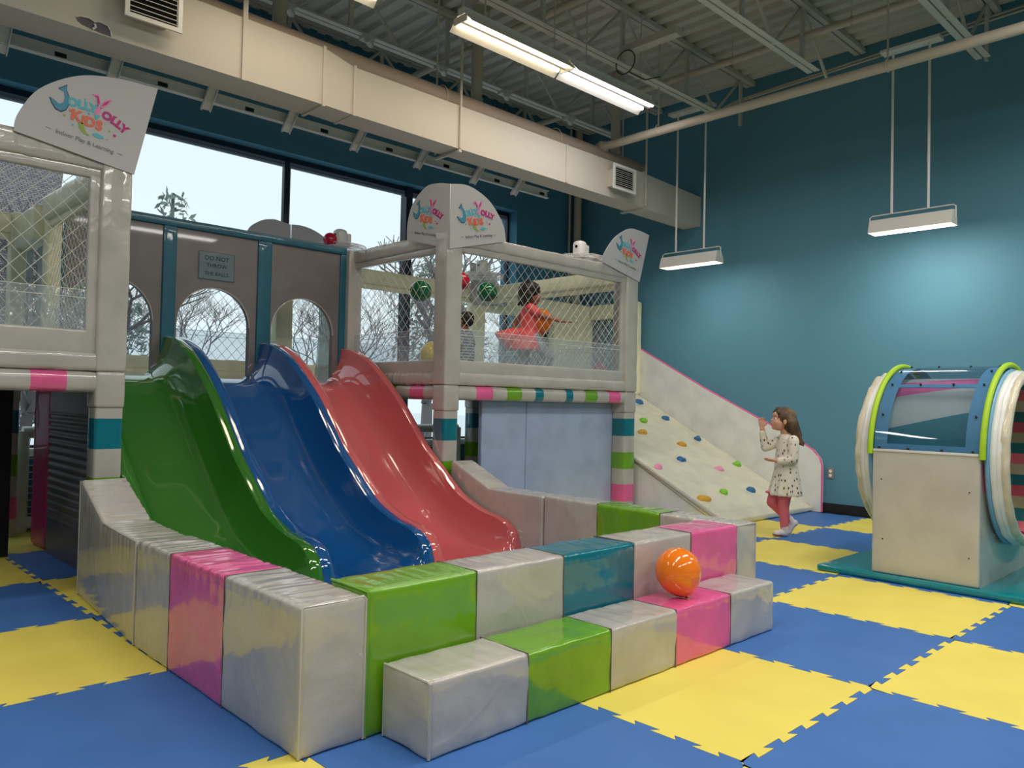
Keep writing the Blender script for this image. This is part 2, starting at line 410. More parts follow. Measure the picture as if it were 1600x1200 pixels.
def remesh_obj(name, prims, voxel, mat, parent=None, smooth=4, origin=None):
    """one continuous skin grown over tapered limbs and ellipsoids"""
    bm = bmesh.new()
    for p in prims:
        if p[0] == 'c':
            _, a, b, r0, r1 = p; a = Vector(a); b = Vector(b); d = b-a; L = max(d.length, 1e-5)
            q = Vector((0, 0, 1)).rotation_difference(d.normalized()).to_matrix().to_4x4() if d.length > 1e-6 else Matrix.Identity(4)
            n = 14; rings = []
            prof = [(r0*math.sin(t), -r0*math.cos(t)) for t in (0.25, 0.6, 1.0, PI/2)]+[(r0+(r1-r0)*t, L*t) for t in (0.25, 0.5, 0.75)]+[(r1*math.cos(t), L+r1*math.sin(t)) for t in (0.0, 0.55, 1.0, 1.35)]
            for rr, z in prof:
                rings.append([bm.verts.new(Matrix.Translation(a) @ q @ Vector((rr*math.cos(2*PI*k/n), rr*math.sin(2*PI*k/n), z))) for k in range(n)])
            for A, B in zip(rings, rings[1:]):
                for k in range(n): bm.faces.new((A[k], A[(k+1) % n], B[(k+1) % n], B[k]))
            bm.faces.new(rings[0][::-1]); bm.faces.new(rings[-1])
        elif p[0] == 'e':
            _, c, rad, rot = p
            mt = Matrix.Translation(Vector(c)) @ (rot.to_4x4() if rot is not None else Matrix.Identity(4)) @ Matrix.Diagonal((*rad, 1))
            bmesh.ops.create_uvsphere(bm, u_segments=20, v_segments=14, radius=1, matrix=mt)
        elif p[0] == 'l':          # lofted rings: list of (centre, axisA*ra, axisB*rb)
            rings = []
            for c, A, B in p[1]:
                c = Vector(c); A = Vector(A); B = Vector(B)
                rings.append([bm.verts.new(c+A*math.cos(2*PI*k/24)+B*math.sin(2*PI*k/24)) for k in range(24)])
            for A, B in zip(rings, rings[1:]):
                for k in range(24): bm.faces.new((A[k], A[(k+1) % 24], B[(k+1) % 24], B[k]))
            bm.faces.new(rings[0][::-1]); bm.faces.new(rings[-1])
    bmesh.ops.recalc_face_normals(bm, faces=bm.faces)
    me = bpy.data.meshes.new(name); bm.to_mesh(me); bm.free()
    ob = bpy.data.objects.new('tmp', me); COL.objects.link(ob)
    md = ob.modifiers.new('r', 'REMESH'); md.mode = 'VOXEL'; md.voxel_size = voxel; md.adaptivity = 0
    ms = ob.modifiers.new('s', 'SMOOTH'); ms.factor = 0.5; ms.iterations = smooth
    bpy.context.view_layer.update()
    m2 = bpy.data.meshes.new_from_object(ob.evaluated_get(bpy.context.evaluated_depsgraph_get()))
    COL.objects.unlink(ob); bpy.data.objects.remove(ob); bpy.data.meshes.remove(me); m2.name = name
    m2.materials.clear(); m2.materials.append(M[mat] if isinstance(mat, str) else mat)
    for p in m2.polygons: p.use_smooth = True
    o = bpy.data.objects.new(name, m2); link(o, parent)
    if parent is not None: o.location = -parent_world(parent)
    return o
def struct(name, bm, mat, **k):
    o = finish(name, bm, mat, **k); o['kind'] = 'structure'; return o

# ------------------------------------------------------------------ camera
CAM = Vector((-2.2697, -1.2686, 1.1172)); YAW, PITCH, ROLL, FPX = 0.80139, 0.022329, 0.021251, 1229.63
cy, sy = math.cos(YAW), math.sin(YAW); cp, sp = math.cos(PITCH), math.sin(PITCH)
fw = Vector((cy*cp, sy*cp, sp)); rt = Vector((sy, -cy, 0)); up = rt.cross(fw)
c_, s_ = math.cos(ROLL), math.sin(ROLL); r2 = rt*c_+up*s_; u2 = -rt*s_+up*c_
cam = bpy.data.cameras.new('camera'); co = bpy.data.objects.new('camera', cam); COL.objects.link(co)
co.matrix_world = Matrix(((r2.x, u2.x, -fw.x, CAM.x), (r2.y, u2.y, -fw.y, CAM.y), (r2.z, u2.z, -fw.z, CAM.z), (0, 0, 0, 1)))
cam.sensor_width = 36; cam.lens = 36*FPX/1600; cam.clip_start = 0.05; cam.clip_end = 200
SC.camera = co

# ------------------------------------------------------------------ room shell
XE, YW, ZC = 6.1, 6.05, 5.0
X0, Y0 = -7.0, -6.0
bm = bmesh.new(); bm_box(bm, X0, XE+.2, Y0, YW+.2, -.2, -.021); struct('floor', bm, 'subfloor', smooth=False)
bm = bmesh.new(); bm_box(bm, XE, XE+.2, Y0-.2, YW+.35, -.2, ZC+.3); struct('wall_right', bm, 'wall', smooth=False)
bm = bmesh.new(); bm_box(bm, X0-.2, X0, Y0-.2, YW+.35, -.2, ZC+.3); struct('wall_left', bm, 'wall', smooth=False)
bm = bmesh.new(); bm_box(bm, X0, XE, Y0-.2, Y0, -.2, ZC+.3); struct('wall_front', bm, 'wall', smooth=False)
WX0, WX1, WZ0, WZ1 = -4.6, 4.85, 0.62, 3.60
bm = bmesh.new()
bm_box(bm, X0, WX0, YW, YW+.3, -.2, ZC+.3); bm_box(bm, WX1, XE, YW, YW+.3, -.2, ZC+.3)
bm_box(bm, WX0, WX1, YW, YW+.3, -.2, WZ0); bm_box(bm, WX0, WX1, YW, YW+.3, WZ1, ZC+.3)
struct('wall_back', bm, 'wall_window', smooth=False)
bm = bmesh.new(); bm_box(bm, XE-.014, XE, Y0, YW, 0, .1); struct('baseboard_right', bm, 'baseboard', smooth=False)
bm = bmesh.new(); bm_box(bm, WX1, XE, YW-.014, YW, 0, .1); struct('baseboard_back', bm, 'baseboard', smooth=False)
# corrugated roof deck, ribs running along y
bm = bmesh.new(); prof = []
x = X0
while x < XE:
    prof += [(x, 4.93), (x+.085, 4.93), (x+.105, 4.975), (x+.165, 4.975), (x+.185, 4.93)]; x += .185
a = [bm.verts.new((px, Y0, pz)) for px, pz in prof]; b = [bm.verts.new((px, YW, pz)) for px, pz in prof]
for i in range(len(prof)-1):
    if (Vector(prof[i])-Vector(prof[i+1])).length > 1e-5: bm.faces.new((a[i], b[i], b[i+1], a[i+1]))
struct('ceiling', bm, 'steel', smooth=False)
# windows: four panes between dark mullions
mull = [-4.6, -3.07, -1.52, 0.03, 1.66, 3.20, 4.85]
for k in range(6):
    xa, xb = mull[k]+.03, mull[k+1]-.03
    w = thing('window_%d' % (k+1), ((xa+xb)/2, YW+.2, WZ0), None, None); w['kind'] = 'structure'
    bm = bmesh.new()
    bm_box(bm, xa-.03, xb+.03, YW+.15, YW+.20, WZ1-.05, WZ1); bm_box(bm, xa-.03, xb+.03, YW+.15, YW+.20, WZ0, WZ0+.05)
    bm_box(bm, xa-.03, xa+.0, YW+.15, YW+.20, WZ0+.05, WZ1-.05); bm_box(bm, xb, xb+.03, YW+.15, YW+.20, WZ0+.05, WZ1-.05)
    finish('window_frame', bm, 'frame_dark', w, smooth=False)
    bm = bmesh.new()
    bm_box(bm, xa, xb, YW+.155, YW+.195, WZ1-.085, WZ1-.05); bm_tube(bm, (xa, YW+.165, WZ1-.09), (xb, YW+.165, WZ1-.09), .02)
    bm_box(bm, xa, xa+.012, YW+.155, YW+.195, WZ0+.05, WZ1-.085)
    finish('window_trim', bm, 'frame_grey', w, smooth=True)
    bm = bmesh.new(); bm_box(bm, xa, xb, YW+.172, YW+.178, WZ0+.05, WZ1-.05); finish('window_pane', bm, 'glass', w, smooth=False)
bm = bmesh.new(); bm_box(bm, 3.16, 3.25, YW+.12, YW+.23, WZ0, WZ1); struct('trim_2', bm, 'frame_dark', smooth=False)
bm = bmesh.new(); bm_box(bm, WX0, WX1, YW-.04, YW+.12, WZ0-.03, WZ0+.03); struct('trim_1', bm, 'sill', smooth=False)

# ------------------------------------------------------------------ foam mats (one object each)
def tab_edge(flip=False, N=12, a=.014, d=.012):
    pts = [(0.0, 0.0)]; lev = 1
    pts.append((0.004, 0.0)); pts.append((0.004, a*lev))
    for k in range(1, N):
        t = k/N
        pts.append((t+d, a*lev)); lev = -lev; pts.append((t-d, a*lev))
    pts.append((0.996, a*lev)); pts.append((0.996, 0.0))
    return pts
def mat_mesh(mat):
    e = tab_edge(); loop = []
    loop += [(t, o) for t, o in e]                    # bottom edge y=0
    loop += [(1+o, t) for t, o in e]                  # right edge x=1
    loop += [(t, 1+o) for t, o in reversed(e+[(1.0, 0.0)])][:-1]    # top
    loop += [(o, t) for t, o in reversed(e+[(0.0, 1.0)][:0])][:-1]  # left
    cl = []
    for p in loop:
        if not cl or (Vector(p)-Vector(cl[-1])).length > 1e-5: cl.append(p)
    cx = [((x-.5)*.998, (y-.5)*.998) for x, y in cl]
    cu = bpy.data.curves.new('m', 'CURVE'); cu.dimensions = '2D'; cu.fill_mode = 'BOTH'; cu.extrude = .01
    s = cu.splines.new('POLY'); s.points.add(len(cx)-1)
    for p, (x, y) in zip(s.points, cx): p.co = (x, y, 0, 1)
    s.use_cyclic_u = True
    me = curve_mesh('foam_mat', cu); me.transform(Matrix.Translation((0, 0, -.01))); me.materials.clear(); me.materials.append(M[mat]); return me
MY = mat_mesh('mat_yellow'); MBm = mat_mesh('mat_blue')
mat_labels = {
 (0, 0): 'yellow foam mat touching the front of the low step under the pink band',
 (1, 0): 'large blue foam mat between the right end of the low step and two yellow mats',
 (2, 0): 'yellow foam mat directly in front of the tunnel box',
 (1, -1): 'yellow foam mat at the right edge of the photo, nearest the viewer on that side',
 (0, -1): 'blue foam mat filling the lower right corner of the photo',
 (-1, 0): 'blue foam mat along the front of the low step and the white pad corner',
 (2, -1): 'blue foam mat cut by the right edge of the photo, just below the teal mat',
 (2, 1): 'blue foam mat beside the right pit wall end, before the teal mat corner',
 (3, 1): 'yellow foam mat whose far corner is covered by the teal tunnel mat',
 (3, 2): 'sliver of blue foam mat beside the pit wall, just in front of the standing girl',
 (4, 1): 'blue foam mat just right of the standing girl, left of the tunnel box',
 (4, 2): 'yellow foam mat under the feet of the standing girl at the ramp foot',
 (5, 2): 'blue foam mat in the corner between climbing ramp and teal wall',
 (5, 1): 'yellow foam mat against the dark baseboard, left of the tunnel',
 (3, 0): 'blue foam mat mostly covered by the teal tunnel mat',
 (-2, 1): 'large blue foam mat in the lower left corner of the photo',
 (-2, 2): 'large yellow foam mat beside the left pit wall',
 (-2, 3): 'blue foam mat behind the large yellow one at the left edge',
 (-2, 4): 'pale yellow foam mat at the left edge, in front of the black board',
 (-1, 4): 'blue foam mat in shadow beside the grey shutter panel',
 (-1, 3): 'small corner of yellow foam mat by the far end of left pit wall',
 (-1, 5): 'pale foam mat lit by the window behind the magenta post',
 (-2, 5): 'blue foam mat sliver beside the black board at the left edge',
 (-2, 0): 'yellow foam mat peeking out under the near corner of the white pit wall',
 (-1, -1): 'yellow foam mat whose tip touches the bottom edge of the photo',
 (3, -1): 'yellow foam mat peeking out at the right edge below the teal mat',
}
for i in range(-4, 6):
    for j in range(-4, 6):
        yel = (i+j) % 2 == 0
        o = bpy.data.objects.new('foam_mat', MY if yel else MBm); o.location = (i+.5, j+.5, 0); link(o)
        cn = 'yellow' if yel else 'blue'
        if (i, j) in mat_labels: tag(o, mat_labels[(i, j)], 'floor mat', 'interlocking floor mats')
        else: tag(o, cn+' interlocking foam mat out of sight under or beyond the play equipment', 'floor mat', 'hidden '+cn+' floor mats')

# ------------------------------------------------------------------ pit walls
def lx(y): return -1.03+(y-.92)*.035          # outer face of left wall
def left_warp(x, y, z): return (x+(y-.92)*.008, y, z)
RY = ('y', .0042, .12, 26); RX = ('x', .0024, .06, 22)
def grow(z, y, y0, y1, zb, zt):
    t = min(max((y-y0)/(y1-y0), 0), 1); top = zb+(zt-zb)*t
    return z*top/zb
pw = thing('pit_barrier', (-.9, 1.6, 0), 'front part of left pit wall, white vinyl with one pink band, nearest corner to viewer', 'padded wall', 'pit walls')
pad('white_band', (-1.03, -.79, .92, 1.473, 0, .47), 'grey', pw, r=.016, open_=('y1',), warp=left_warp, rough=.0025, seed=1, step=.03, ripple=RY)
pad('pink_band', (-1.03, -.79, 1.473, 1.988, 0, .47), 'pink', pw, r=.016, open_=('y0', 'y1'), warp=left_warp, rough=.0025, seed=1, step=.03, ripple=RY)
pad('white_band', (-1.03, -.79, 1.988, 2.39, 0, .47), 'grey', pw, r=.016, open_=('y0',), warp=left_warp, rough=.0025, seed=1, step=.03, ripple=RY)
pw = thing('pit_barrier', (-.85, 3, 0), 'far part of left pit wall, plain white vinyl rising towards the left tower post', 'padded wall', 'pit walls')
pad('cover', (-1.03, -.79, 2.4, 3.53, 0, .46), 'grey', pw, r=.016, rough=.0015, seed=4, step=.04, ripple=RY,
    warp=lambda x, y, z: (x+.012+(y-2.4)*.072, y, grow(z, y, 3.0, 3.5, .46, .632)))
pw = thing('pit_barrier', (.4, 1.0, 0), 'long front pit wall with green, white, teal, white and pink vinyl bands', 'padded wall', 'pit walls')
fx = [-.788, -.31, .17, .645, 1.11, 1.556]; fm = ['lime', 'grey', 'teal', 'grey', 'pink']; fnm = ['green_band', 'white_band', 'teal_band', 'white_band', 'pink_band']
for k in range(5):
    op = tuple(s for s, c in (('x0', k > 0), ('x1', k < 4)) if c)
    pad(fnm[k], (fx[k], fx[k+1], .92, 1.155, 0, .485), fm[k], pw, r=.016, open_=op, rough=.0022, seed=10, step=.03, ripple=RX)
def rw(x, y, z): return (x+(y-.92)*.062, y, z)
pw = thing('pit_barrier', (1.7, 1.7, 0), 'near part of right pit wall, white vinyl with one green band and square end', 'padded wall', 'pit walls')
ry = [.925, 1.45, 1.95, 2.45]
for k, (mm, nn) in enumerate((('grey', 'white_band'), ('lime', 'green_band'), ('grey', 'white_band'))):
    op = tuple(s for s, c in (('y0', k > 0), ('y1', k < 2)) if c)
    pad(nn, (1.562, 1.765, ry[k], ry[k+1], 0, .478), mm, pw, r=.018, open_=op, warp=rw, rough=.004, seed=20, step=.03, ripple=('y', .003, .1, 22))
pw = thing('pit_barrier', (1.78, 3, 0), 'far part of right pit wall, plain white vinyl sloping up beside the pink slide', 'padded wall', 'pit walls')
pad('cover', (1.562, 1.775, 2.46, 3.53, 0, .47), 'grey', pw, r=.016, rough=.003, seed=24, step=.04, ripple=('y', .003, .1, 22),
    warp=lambda x, y, z: (x+(y-.92)*.062, y, grow(z, y, 3.05, 3.5, .47, .64)))
def seam_loop(parent, axis, pos, a0, a1, z1, col='seam', f=None):
    """stitched seam running up one face, over the top and down the other"""
    pts = []
    for t in range(13): pts.append((a0, z1*t/12))
    for t in range(1, 9): pts.append((a0+(a1-a0)*t/8, z1))
    for t in range(11, -1, -1): pts.append((a1, z1*t/12))
    out = []
    for a, z in pts:
        p = (pos, a, z) if axis == 'x' else (a, pos, z)
        out.append(f(*p) if f else p)
    bm = bmesh.new(); bm_path(bm, out, .0028, n=5); return finish('seam', bm, col, parent)
M['seam'] = plain('seam_thread', (96, 90, 84), 0.7)
def piping(parent, pts, col='grey', r=.0055):
    bm = bmesh.new(); bm_path(bm, pts, r, n=8); return finish('piping', bm, col, parent)
PB = {o.location[0:2]: o for o in bpy.data.objects if o.name.startswith('pit_barrier')}
PBL = sorted((o for o in bpy.data.objects if o.name.startswith('pit_barrier')), key=lambda o: o.name)
for y in (1.473, 1.988): seam_loop(PBL[0], 'y', y, -1.03, -.79, .47, f=left_warp)
for x in fx[1:5]: seam_loop(PBL[2], 'x', x, .92, 1.155, .485)
for y in (1.45, 1.95): seam_loop(PBL[3], 'y', y, 1.562, 1.765, .478, f=rw)
piping(PBL[0], [(-1.026, .924, .004), (-1.026, .924, .463), (-1.02, .927, .467), (-.80, .927, .467), (-.794, .924, .46), (-.794, .924, .004)])
piping(PBL[2], [(-.785, .924, .004), (-.785, .924, .478), (-.785, 1.15, .482)], 'lime')
piping(PBL[3], [(1.566, .928, .004), (1.566, .928, .474), (1.76, .928, .474), (1.761, .928, .004)])
piping(PBL[1], [(-1.014, 2.404, .004), (-1.014, 2.404, .457), (-.985, 2.8, .457), (-.972, 3.0, .462), (-.940, 3.45, .612), (-.934, 3.525, .628), (-.934, 3.525, .004)])
# low step
st = thing('padded_step', (.36, .78, 0), 'low padded step in front of the pit wall with green and pink bands', 'step')
sx = [-.732, -.30, .158, .597, 1.04, 1.458]; sm = ['grey', 'lime', 'grey', 'pink', 'grey']; snm = ['white_band', 'green_band', 'white_band', 'pink_band', 'white_band']
for k in range(5):
    op = tuple(s for s, c in (('x0', k > 0), ('x1', k < 4)) if c)
    pad(snm[k], (sx[k], sx[k+1], .655, .905, 0, .243), sm[k], st, r=.016, open_=op, rough=.003, seed=30, step=.03, ripple=('x', .0015, .08, 20))

for x in sx[1:5]: seam_loop(st, 'x', x, .655, .905, .243)
piping(st, [(-.728, .659, .004), (-.728, .659, .236), (-.728, .668, .239), (-.728, .90, .239), (-.728, .90, .004)])
# ------------------------------------------------------------------ slides
RIM = [(5.02, 1.565), (4.9, 1.555), (4.75, 1.52), (4.58, 1.45), (4.42, 1.35), (4.25, 1.225), (4.10, 1.10), (3.93, .93), (3.75, .75), (3.56, .60), (3.42, .49), (3.28, .40), (3.06, .32), (2.88, .285), (2.78, .25), (2.715, .19), (2.68, .11), (2.665, .05)]
FLO = [(5.04, 1.25), (4.94, 1.25), (4.85, 1.24), (4.74, 1.20), (4.62, 1.12), (4.46, 1.0), (4.29, .86), (4.11, .70), (3.92, .53), (3.73, .38), (3.57, .27), (3.41, .175), (3.13, .085), (2.91, .055), (2.81, .046), (2.74, .043), (2.70, .042), (2.67, .042)]
def cr(P, t):
    n = len(P)-1; i = min(int(t), n-1); f = t-i
    p = [Vector(P[max(0, min(n, i+k))]) for k in (-1, 0, 1, 2)]
    return 0.5*((2*p[1])+(p[2]-p[0])*f+(2*p[0]-5*p[1]+4*p[2]-p[3])*f*f+(3*p[1]-p[0]-3*p[2]+p[3])*f**3)
def make_slide(xa, xb, mat, label):
    s = thing('slide', ((xa+xb)/2, 3.8, 0), label, 'slide', 'slides')
    bm = bmesh.new(); rings = []; S = 88; n = len(RIM)-1; w = (xb-xa)/2; xc = (xa+xb)/2
    for i in range(S+1):
        t = n*i/S; R = cr(RIM, t); F = cr(FLO, t); d = F-R; row = []
        # (u across, f depth fraction) with f=0 at rim top and 1 at floor
        half = [(w, -.0, .055), (w, 0, .006), (w-.012, -.0, 0.0), (w-.05, 0, 0.0), (w-.062, 0, .006)]
        pts = []
        for u, f, dz in half: pts.append((u, R+d.normalized()*dz))
        for k in range(1, 9):
            a = k/8*PI/2; u = w-.066-.15*(1-math.cos(a)); f = math.sin(a)
            u = (w-.066)-.17*(1-math.cos(a)) if k > 0 else u
            pts.append((u, R+d*max(.05, f)))
        pts.append((w*.22, F)); 
        for u, q in pts: row.append((xc-u, q.x, q.y))
        for u, q in reversed(pts): row.append((xc+u, q.x, q.y))
        rings.append([bm.verts.new(p) for p in row])
    for A, B in zip(rings, rings[1:]):
        for k in range(len(A)-1): bm.faces.new((A[k], A[k+1], B[k+1], B[k]))
    o = finish('slide_bed', bm, mat, s, ang=50)
    md = o.modifiers.new('s', 'SOLIDIFY'); md.thickness = .006; md.offset = 1
    return s
make_slide(-.69, .09, 'slide_green', 'glossy green plastic slide, the leftmost of the three')
make_slide(.10, .89, 'slide_blue', 'glossy dark blue plastic slide between the green and pink ones')
make_slide(.90, 1.675, 'slide_pink', 'glossy salmon pink plastic slide beside the right tower')

# ------------------------------------------------------------------ play towers
def banded(name, parent, axis, fixed, spans, r=.02, seed=0, rough=.0015, step=.06):
    """stack of coloured sleeves: fixed = the two other dims, spans = (a,b,mat)"""
    for k, (a, b, mt) in enumerate(spans):
        if axis == 'z': dims = (*fixed[0], *fixed[1], a, b)
        elif axis == 'x': dims = (a, b, *fixed[0], *fixed[1])
        else: dims = (*fixed[0], a, b, *fixed[1])
        nm = {'grey': 'white', 'lime': 'green'}.get(mt, mt)+'_sleeve'
        pad(nm if name is None else name, dims, mt, parent, r=r, open_=(axis+'0', axis+'1'), rough=rough, seed=seed+k, step=step)
POST = [(0, .14, 'grey'), (.14, .31, 'pink'), (.31, .465, 'grey'), (.465, .632, 'lime'), (.632, .795, 'grey'), (.795, .97, 'teal'), (.97, 1.03, 'grey')]
def post_obj(parent, xa, xb, ya, yb, seed=0, upper=True, top=2.485, umat='grey', uw=0.0):
    p = pad('post', (xa-.006, xb+.006, ya-.006, yb+.006, 1.03, 1.24), 'grey', parent, r=.02, rough=.002, seed=seed)
    banded(None, p, 'z', ((xa, xb), (ya, yb)), POST, seed=seed, rough=.0008)
    if upper: pad('upper_sleeve', (xa-.008, xb+.008+uw, ya-.008, yb+.008, 1.24, top), umat, p, r=.018, rough=.003, seed=seed+9, step=.05)
    return p
def frame_face(T, plane, c, a, b, zlo=1.445, zhi=2.33, beam=None, seed=0, mats='grey', net='net', side=-1, screen_top=1.70, bands=None, px=.095, top=2.485):
    """one netted side of a tower. plane 'y': face at y=c spanning x a..b; plane 'x': face at x=c spanning y a..b. side = outward sign"""
    t = .10
    def D(u0, u1, d0, d1, z0, z1):
        lo, hi = sorted((c+side*d0, c+side*d1))
        return (u0, u1, lo, hi, z0, z1) if plane == 'y' else (lo, hi, u0, u1, z0, z1)
    ends = ('x0', 'x1') if plane == 'y' else ('y0', 'y1')
    if bands:
        g = pad('deck_beam', D(a, bands[0][0], -.12, 0, 1.12, 1.24), 'grey', T, r=.045, open_=ends, rough=.002, seed=seed)
        for k, (u0, u1, mt) in enumerate(bands):
            nm = {'grey': 'white', 'lime': 'green'}.get(mt, mt)+'_sleeve'
            pad(nm, D(u0, u1, -.12, 0, 1.12, 1.24), mt, g, r=.045, open_=ends, rough=.001, seed=seed+k)
    else: pad('deck_beam', D(a, b, -.12, 0, 1.12, 1.24), mats, T, r=.045, open_=ends, rough=.002, seed=seed)
    g = pad('bottom_panel', D(a, b, -.06, -.02, 1.32, zlo), mats, T, r=.012, open_=ends, rough=.003, seed=seed+3, step=.04)
    pad('bottom_roll', D(a, b, -.10, 0.0, 1.24, 1.345), mats, g, r=.03, open_=ends, rough=.003, seed=seed+4, step=.035, ripple=(plane == 'y' and 'x' or 'y',   .006 if plane == 'x' else .001, .3, 26))
    g = pad('top_panel', D(a, b, -.07, -.02, zhi, zhi+.06), mats, T, r=.012, open_=ends, rough=.003, seed=seed+5, step=.04)
    pad('top_roll', D(a, b, -.11, 0.0, zhi+.05, top), mats, g, r=.022, open_=ends, rough=.003, seed=seed+6, step=.035, ripple=(plane == 'y' and 'x' or 'y', .002, .3, 22))
    U = Vector((1, 0, 0)) if plane == 'y' else Vector((0, 1, 0)); V = Vector((0, 0, 1))
    og = Vector((a, c-side*.05, zlo)) if plane == 'y' else Vector((c-side*.05, a, zlo))
    net_obj('net', og, U, V, b-a, zhi-zlo, T, mat=net, px=px, pz=px*1.1)
    bm = bmesh.new(); n = 40; rows = []
    for k in range(n+1):
        u = a+(b-a)*k/n; dd = -side*(.035+.006*math.sin(k*1.7)); 
        rows.append([bm.verts.new((u, c+dd+.004*math.sin(k+z*9), z) if plane == 'y' else (c+dd+.004*math.sin(k+z*9), u, z)) for z in (zlo-.01, zlo+.08, zlo+.16, screen_top)])
    for A, B in zip(rows, rows[1:]):
        for k in range(3): bm.faces.new((A[k], B[k], B[k+1], A[k+1]))
    s = finish('clear_screen', bm, 'screen', T)
    bm = bmesh.new()
    for zz in (screen_top-.045, screen_top):
        p0, p1 = ((a, c-side*.035, zz), (b, c-side*.035, zz)) if plane == 'y' else ((c-side*.035, a, zz), (c-side*.035, b, zz))
        bm_tube(bm, p0, p1, .0022, n=5)
    finish('hem_cord', bm, 'net', s)
# right tower
RT = thing('play_tower', (3.0, 4.6, 0), 'white netted play tower right of the slides holding two children', 'play tower', 'netted towers')
post_obj(RT, 1.70, 1.85, 3.6, 3.75, 40)
post_obj(RT, 4.03, 4.20, 3.6, 3.77, 50)
post_obj(RT, 3.86, 4.02, 5.72, 5.86, 60, umat='cream')
post_obj(RT, 1.68, 1.81, 5.0, 5.13, 70)
frame_face(RT, 'y', 3.6, 1.85, 4.02, seed=80, bands=[(1.85, 2.043, 'grey'), (2.043, 2.23, 'pink'), (2.23, 2.395, 'grey'), (2.395, 2.572, 'lime'), (2.572, 2.741, 'grey'), (2.741, 2.848, 'teal'), (2.848, 3.148, 'grey'), (3.148, 3.246, 'teal'), (3.246, 3.419, 'grey'), (3.419, 3.599, 'lime'), (3.599, 3.774, 'grey'), (3.774, 3.955, 'pink'), (3.955, 4.04, 'grey')])
pad('right_stile', (3.965, 4.03, 3.62, 3.66, 1.30, 2.42), 'grey', RT, r=.01, rough=.002, seed=81)
frame_face(RT, 'x', 1.72, 3.75, 5.0, seed=90, bands=[(3.75, 3.905, 'grey'), (3.905, 4.09, 'pink'), (4.09, 4.29, 'grey'), (4.29, 4.47, 'lime'), (4.47, 5.0, 'grey')], zhi=2.32, px=.095)
frame_face(RT, 'y', 5.84, 1.4, 3.86, seed=100, mats='cream', side=1, zhi=2.28, net='net_grey')
frame_face(RT, 'x', 4.13, 3.77, 5.72, seed=110, mats='cream', side=1, zhi=2.28)
box_obj('deck', (1.74, 4.13, 3.70, 5.75, 1.15, 1.235), 'bluegrey', RT, .01)
# middle bridge with arched panel
MBG = thing('slide_platform', (.5, 5.4, 0), 'bridge platform above the slides behind the grey arched panel', 'platform')
box_obj('deck', (-.72, 1.70, 5.06, 5.78, 1.15, 1.24), 'bluegrey', MBG, .01)
pad('front_fascia', (-.72, 1.68, 5.02, 5.08, 1.0, 1.235), 'grey', MBG, r=.015, rough=.002)
frame_face(MBG, 'y', 5.84, -.74, 1.34, seed=120, mats='cream', side=1, zhi=2.28, net='net_grey', px=.095)
post_obj(MBG, 1.34, 1.50, 5.72, 5.86, 130, umat='cream')
AP = thing('arched_panel', (.45, 5.03, 1.24), 'tall grey panel with three arched openings and dark teal strips above the slides', 'panel')
def arch(x0, x1, top, zb=1.24):
    r = (x1-x0)/2; xc = (x0+x1)/2; zc = top-r
    return [(x0, zb-.02), (x0, zc)]+[(xc-r*math.cos(a), zc+r*math.sin(a)) for a in [PI*k/24 for k in range(1, 24)]]+[(x1, zc), (x1, zb-.02)]
MT_Y = lambda yy: Matrix(((1, 0, 0, 0), (0, 0, -1, yy), (0, 1, 0, 0), (0, 0, 0, 1)))
for xa, xb, ax0, ax1 in ((-.68, 0.0, -.665, -.06), (.107, .782, .122, .722), (.909, 1.58, .918, 1.52)):
    A = arch(ax0, ax1, 1.985)
    loop = [(xa, 1.24), (ax0, 1.24)]+A[1:-1]+[(ax1, 1.24), (xb, 1.24), (xb, 2.43), (xa, 2.43)]
    o = extrude2d('grey_board', [loop], .05, MT_Y(5.03), 'panel_grey', AP)
    bm = bmesh.new(); bm_path(bm, [(x, 5.004, z) for x, z in A[1:-1]], .004, n=6); finish('arch_piping', bm, 'grey', o)
for xa, xb in ((-.76, -.68), (0.0, .107), (.782, .909), (1.58, 1.645)):
    pad('teal_strip', (xa, xb, 4.99, 5.05, 1.24, 2.435), 'panel_teal', AP, r=.012, rough=.001)
pad('top_strip', (-.76, 1.645, 4.985, 5.06, 2.43, 2.50), 'panel_teal', AP, r=.012, rough=.001)
NT = thing('paper_notice', (.43, 4.985, 2.16), 'laminated paper notice taped on the grey panel above the middle arch', 'notice')
M['sheet'] = plain('sheet_grey', (176, 168, 158), 0.5)
box_obj('sheet', (.287, .574, 4.998, 5.003, 2.055, 2.272), 'sheet', NT, smooth=False)
box_obj('plastic_sleeve', (.282, .579, 4.992, 4.9965, 2.05, 2.277), 'acrylic', NT, smooth=False)
items = []
for txt, zz, sz in (('DO NOT', 2.225, .05), ('THROW', 2.165, .045), ('THE BALLS', 2.10, .042)):
    items.append((text_mesh(txt, sz, .0004, .0004), Matrix.Translation((.43, 4.9975, zz)) @ Matrix.Rotation(PI/2, 4, 'X'), 'l_navy'))
join_meshes('notice_text', items, NT)
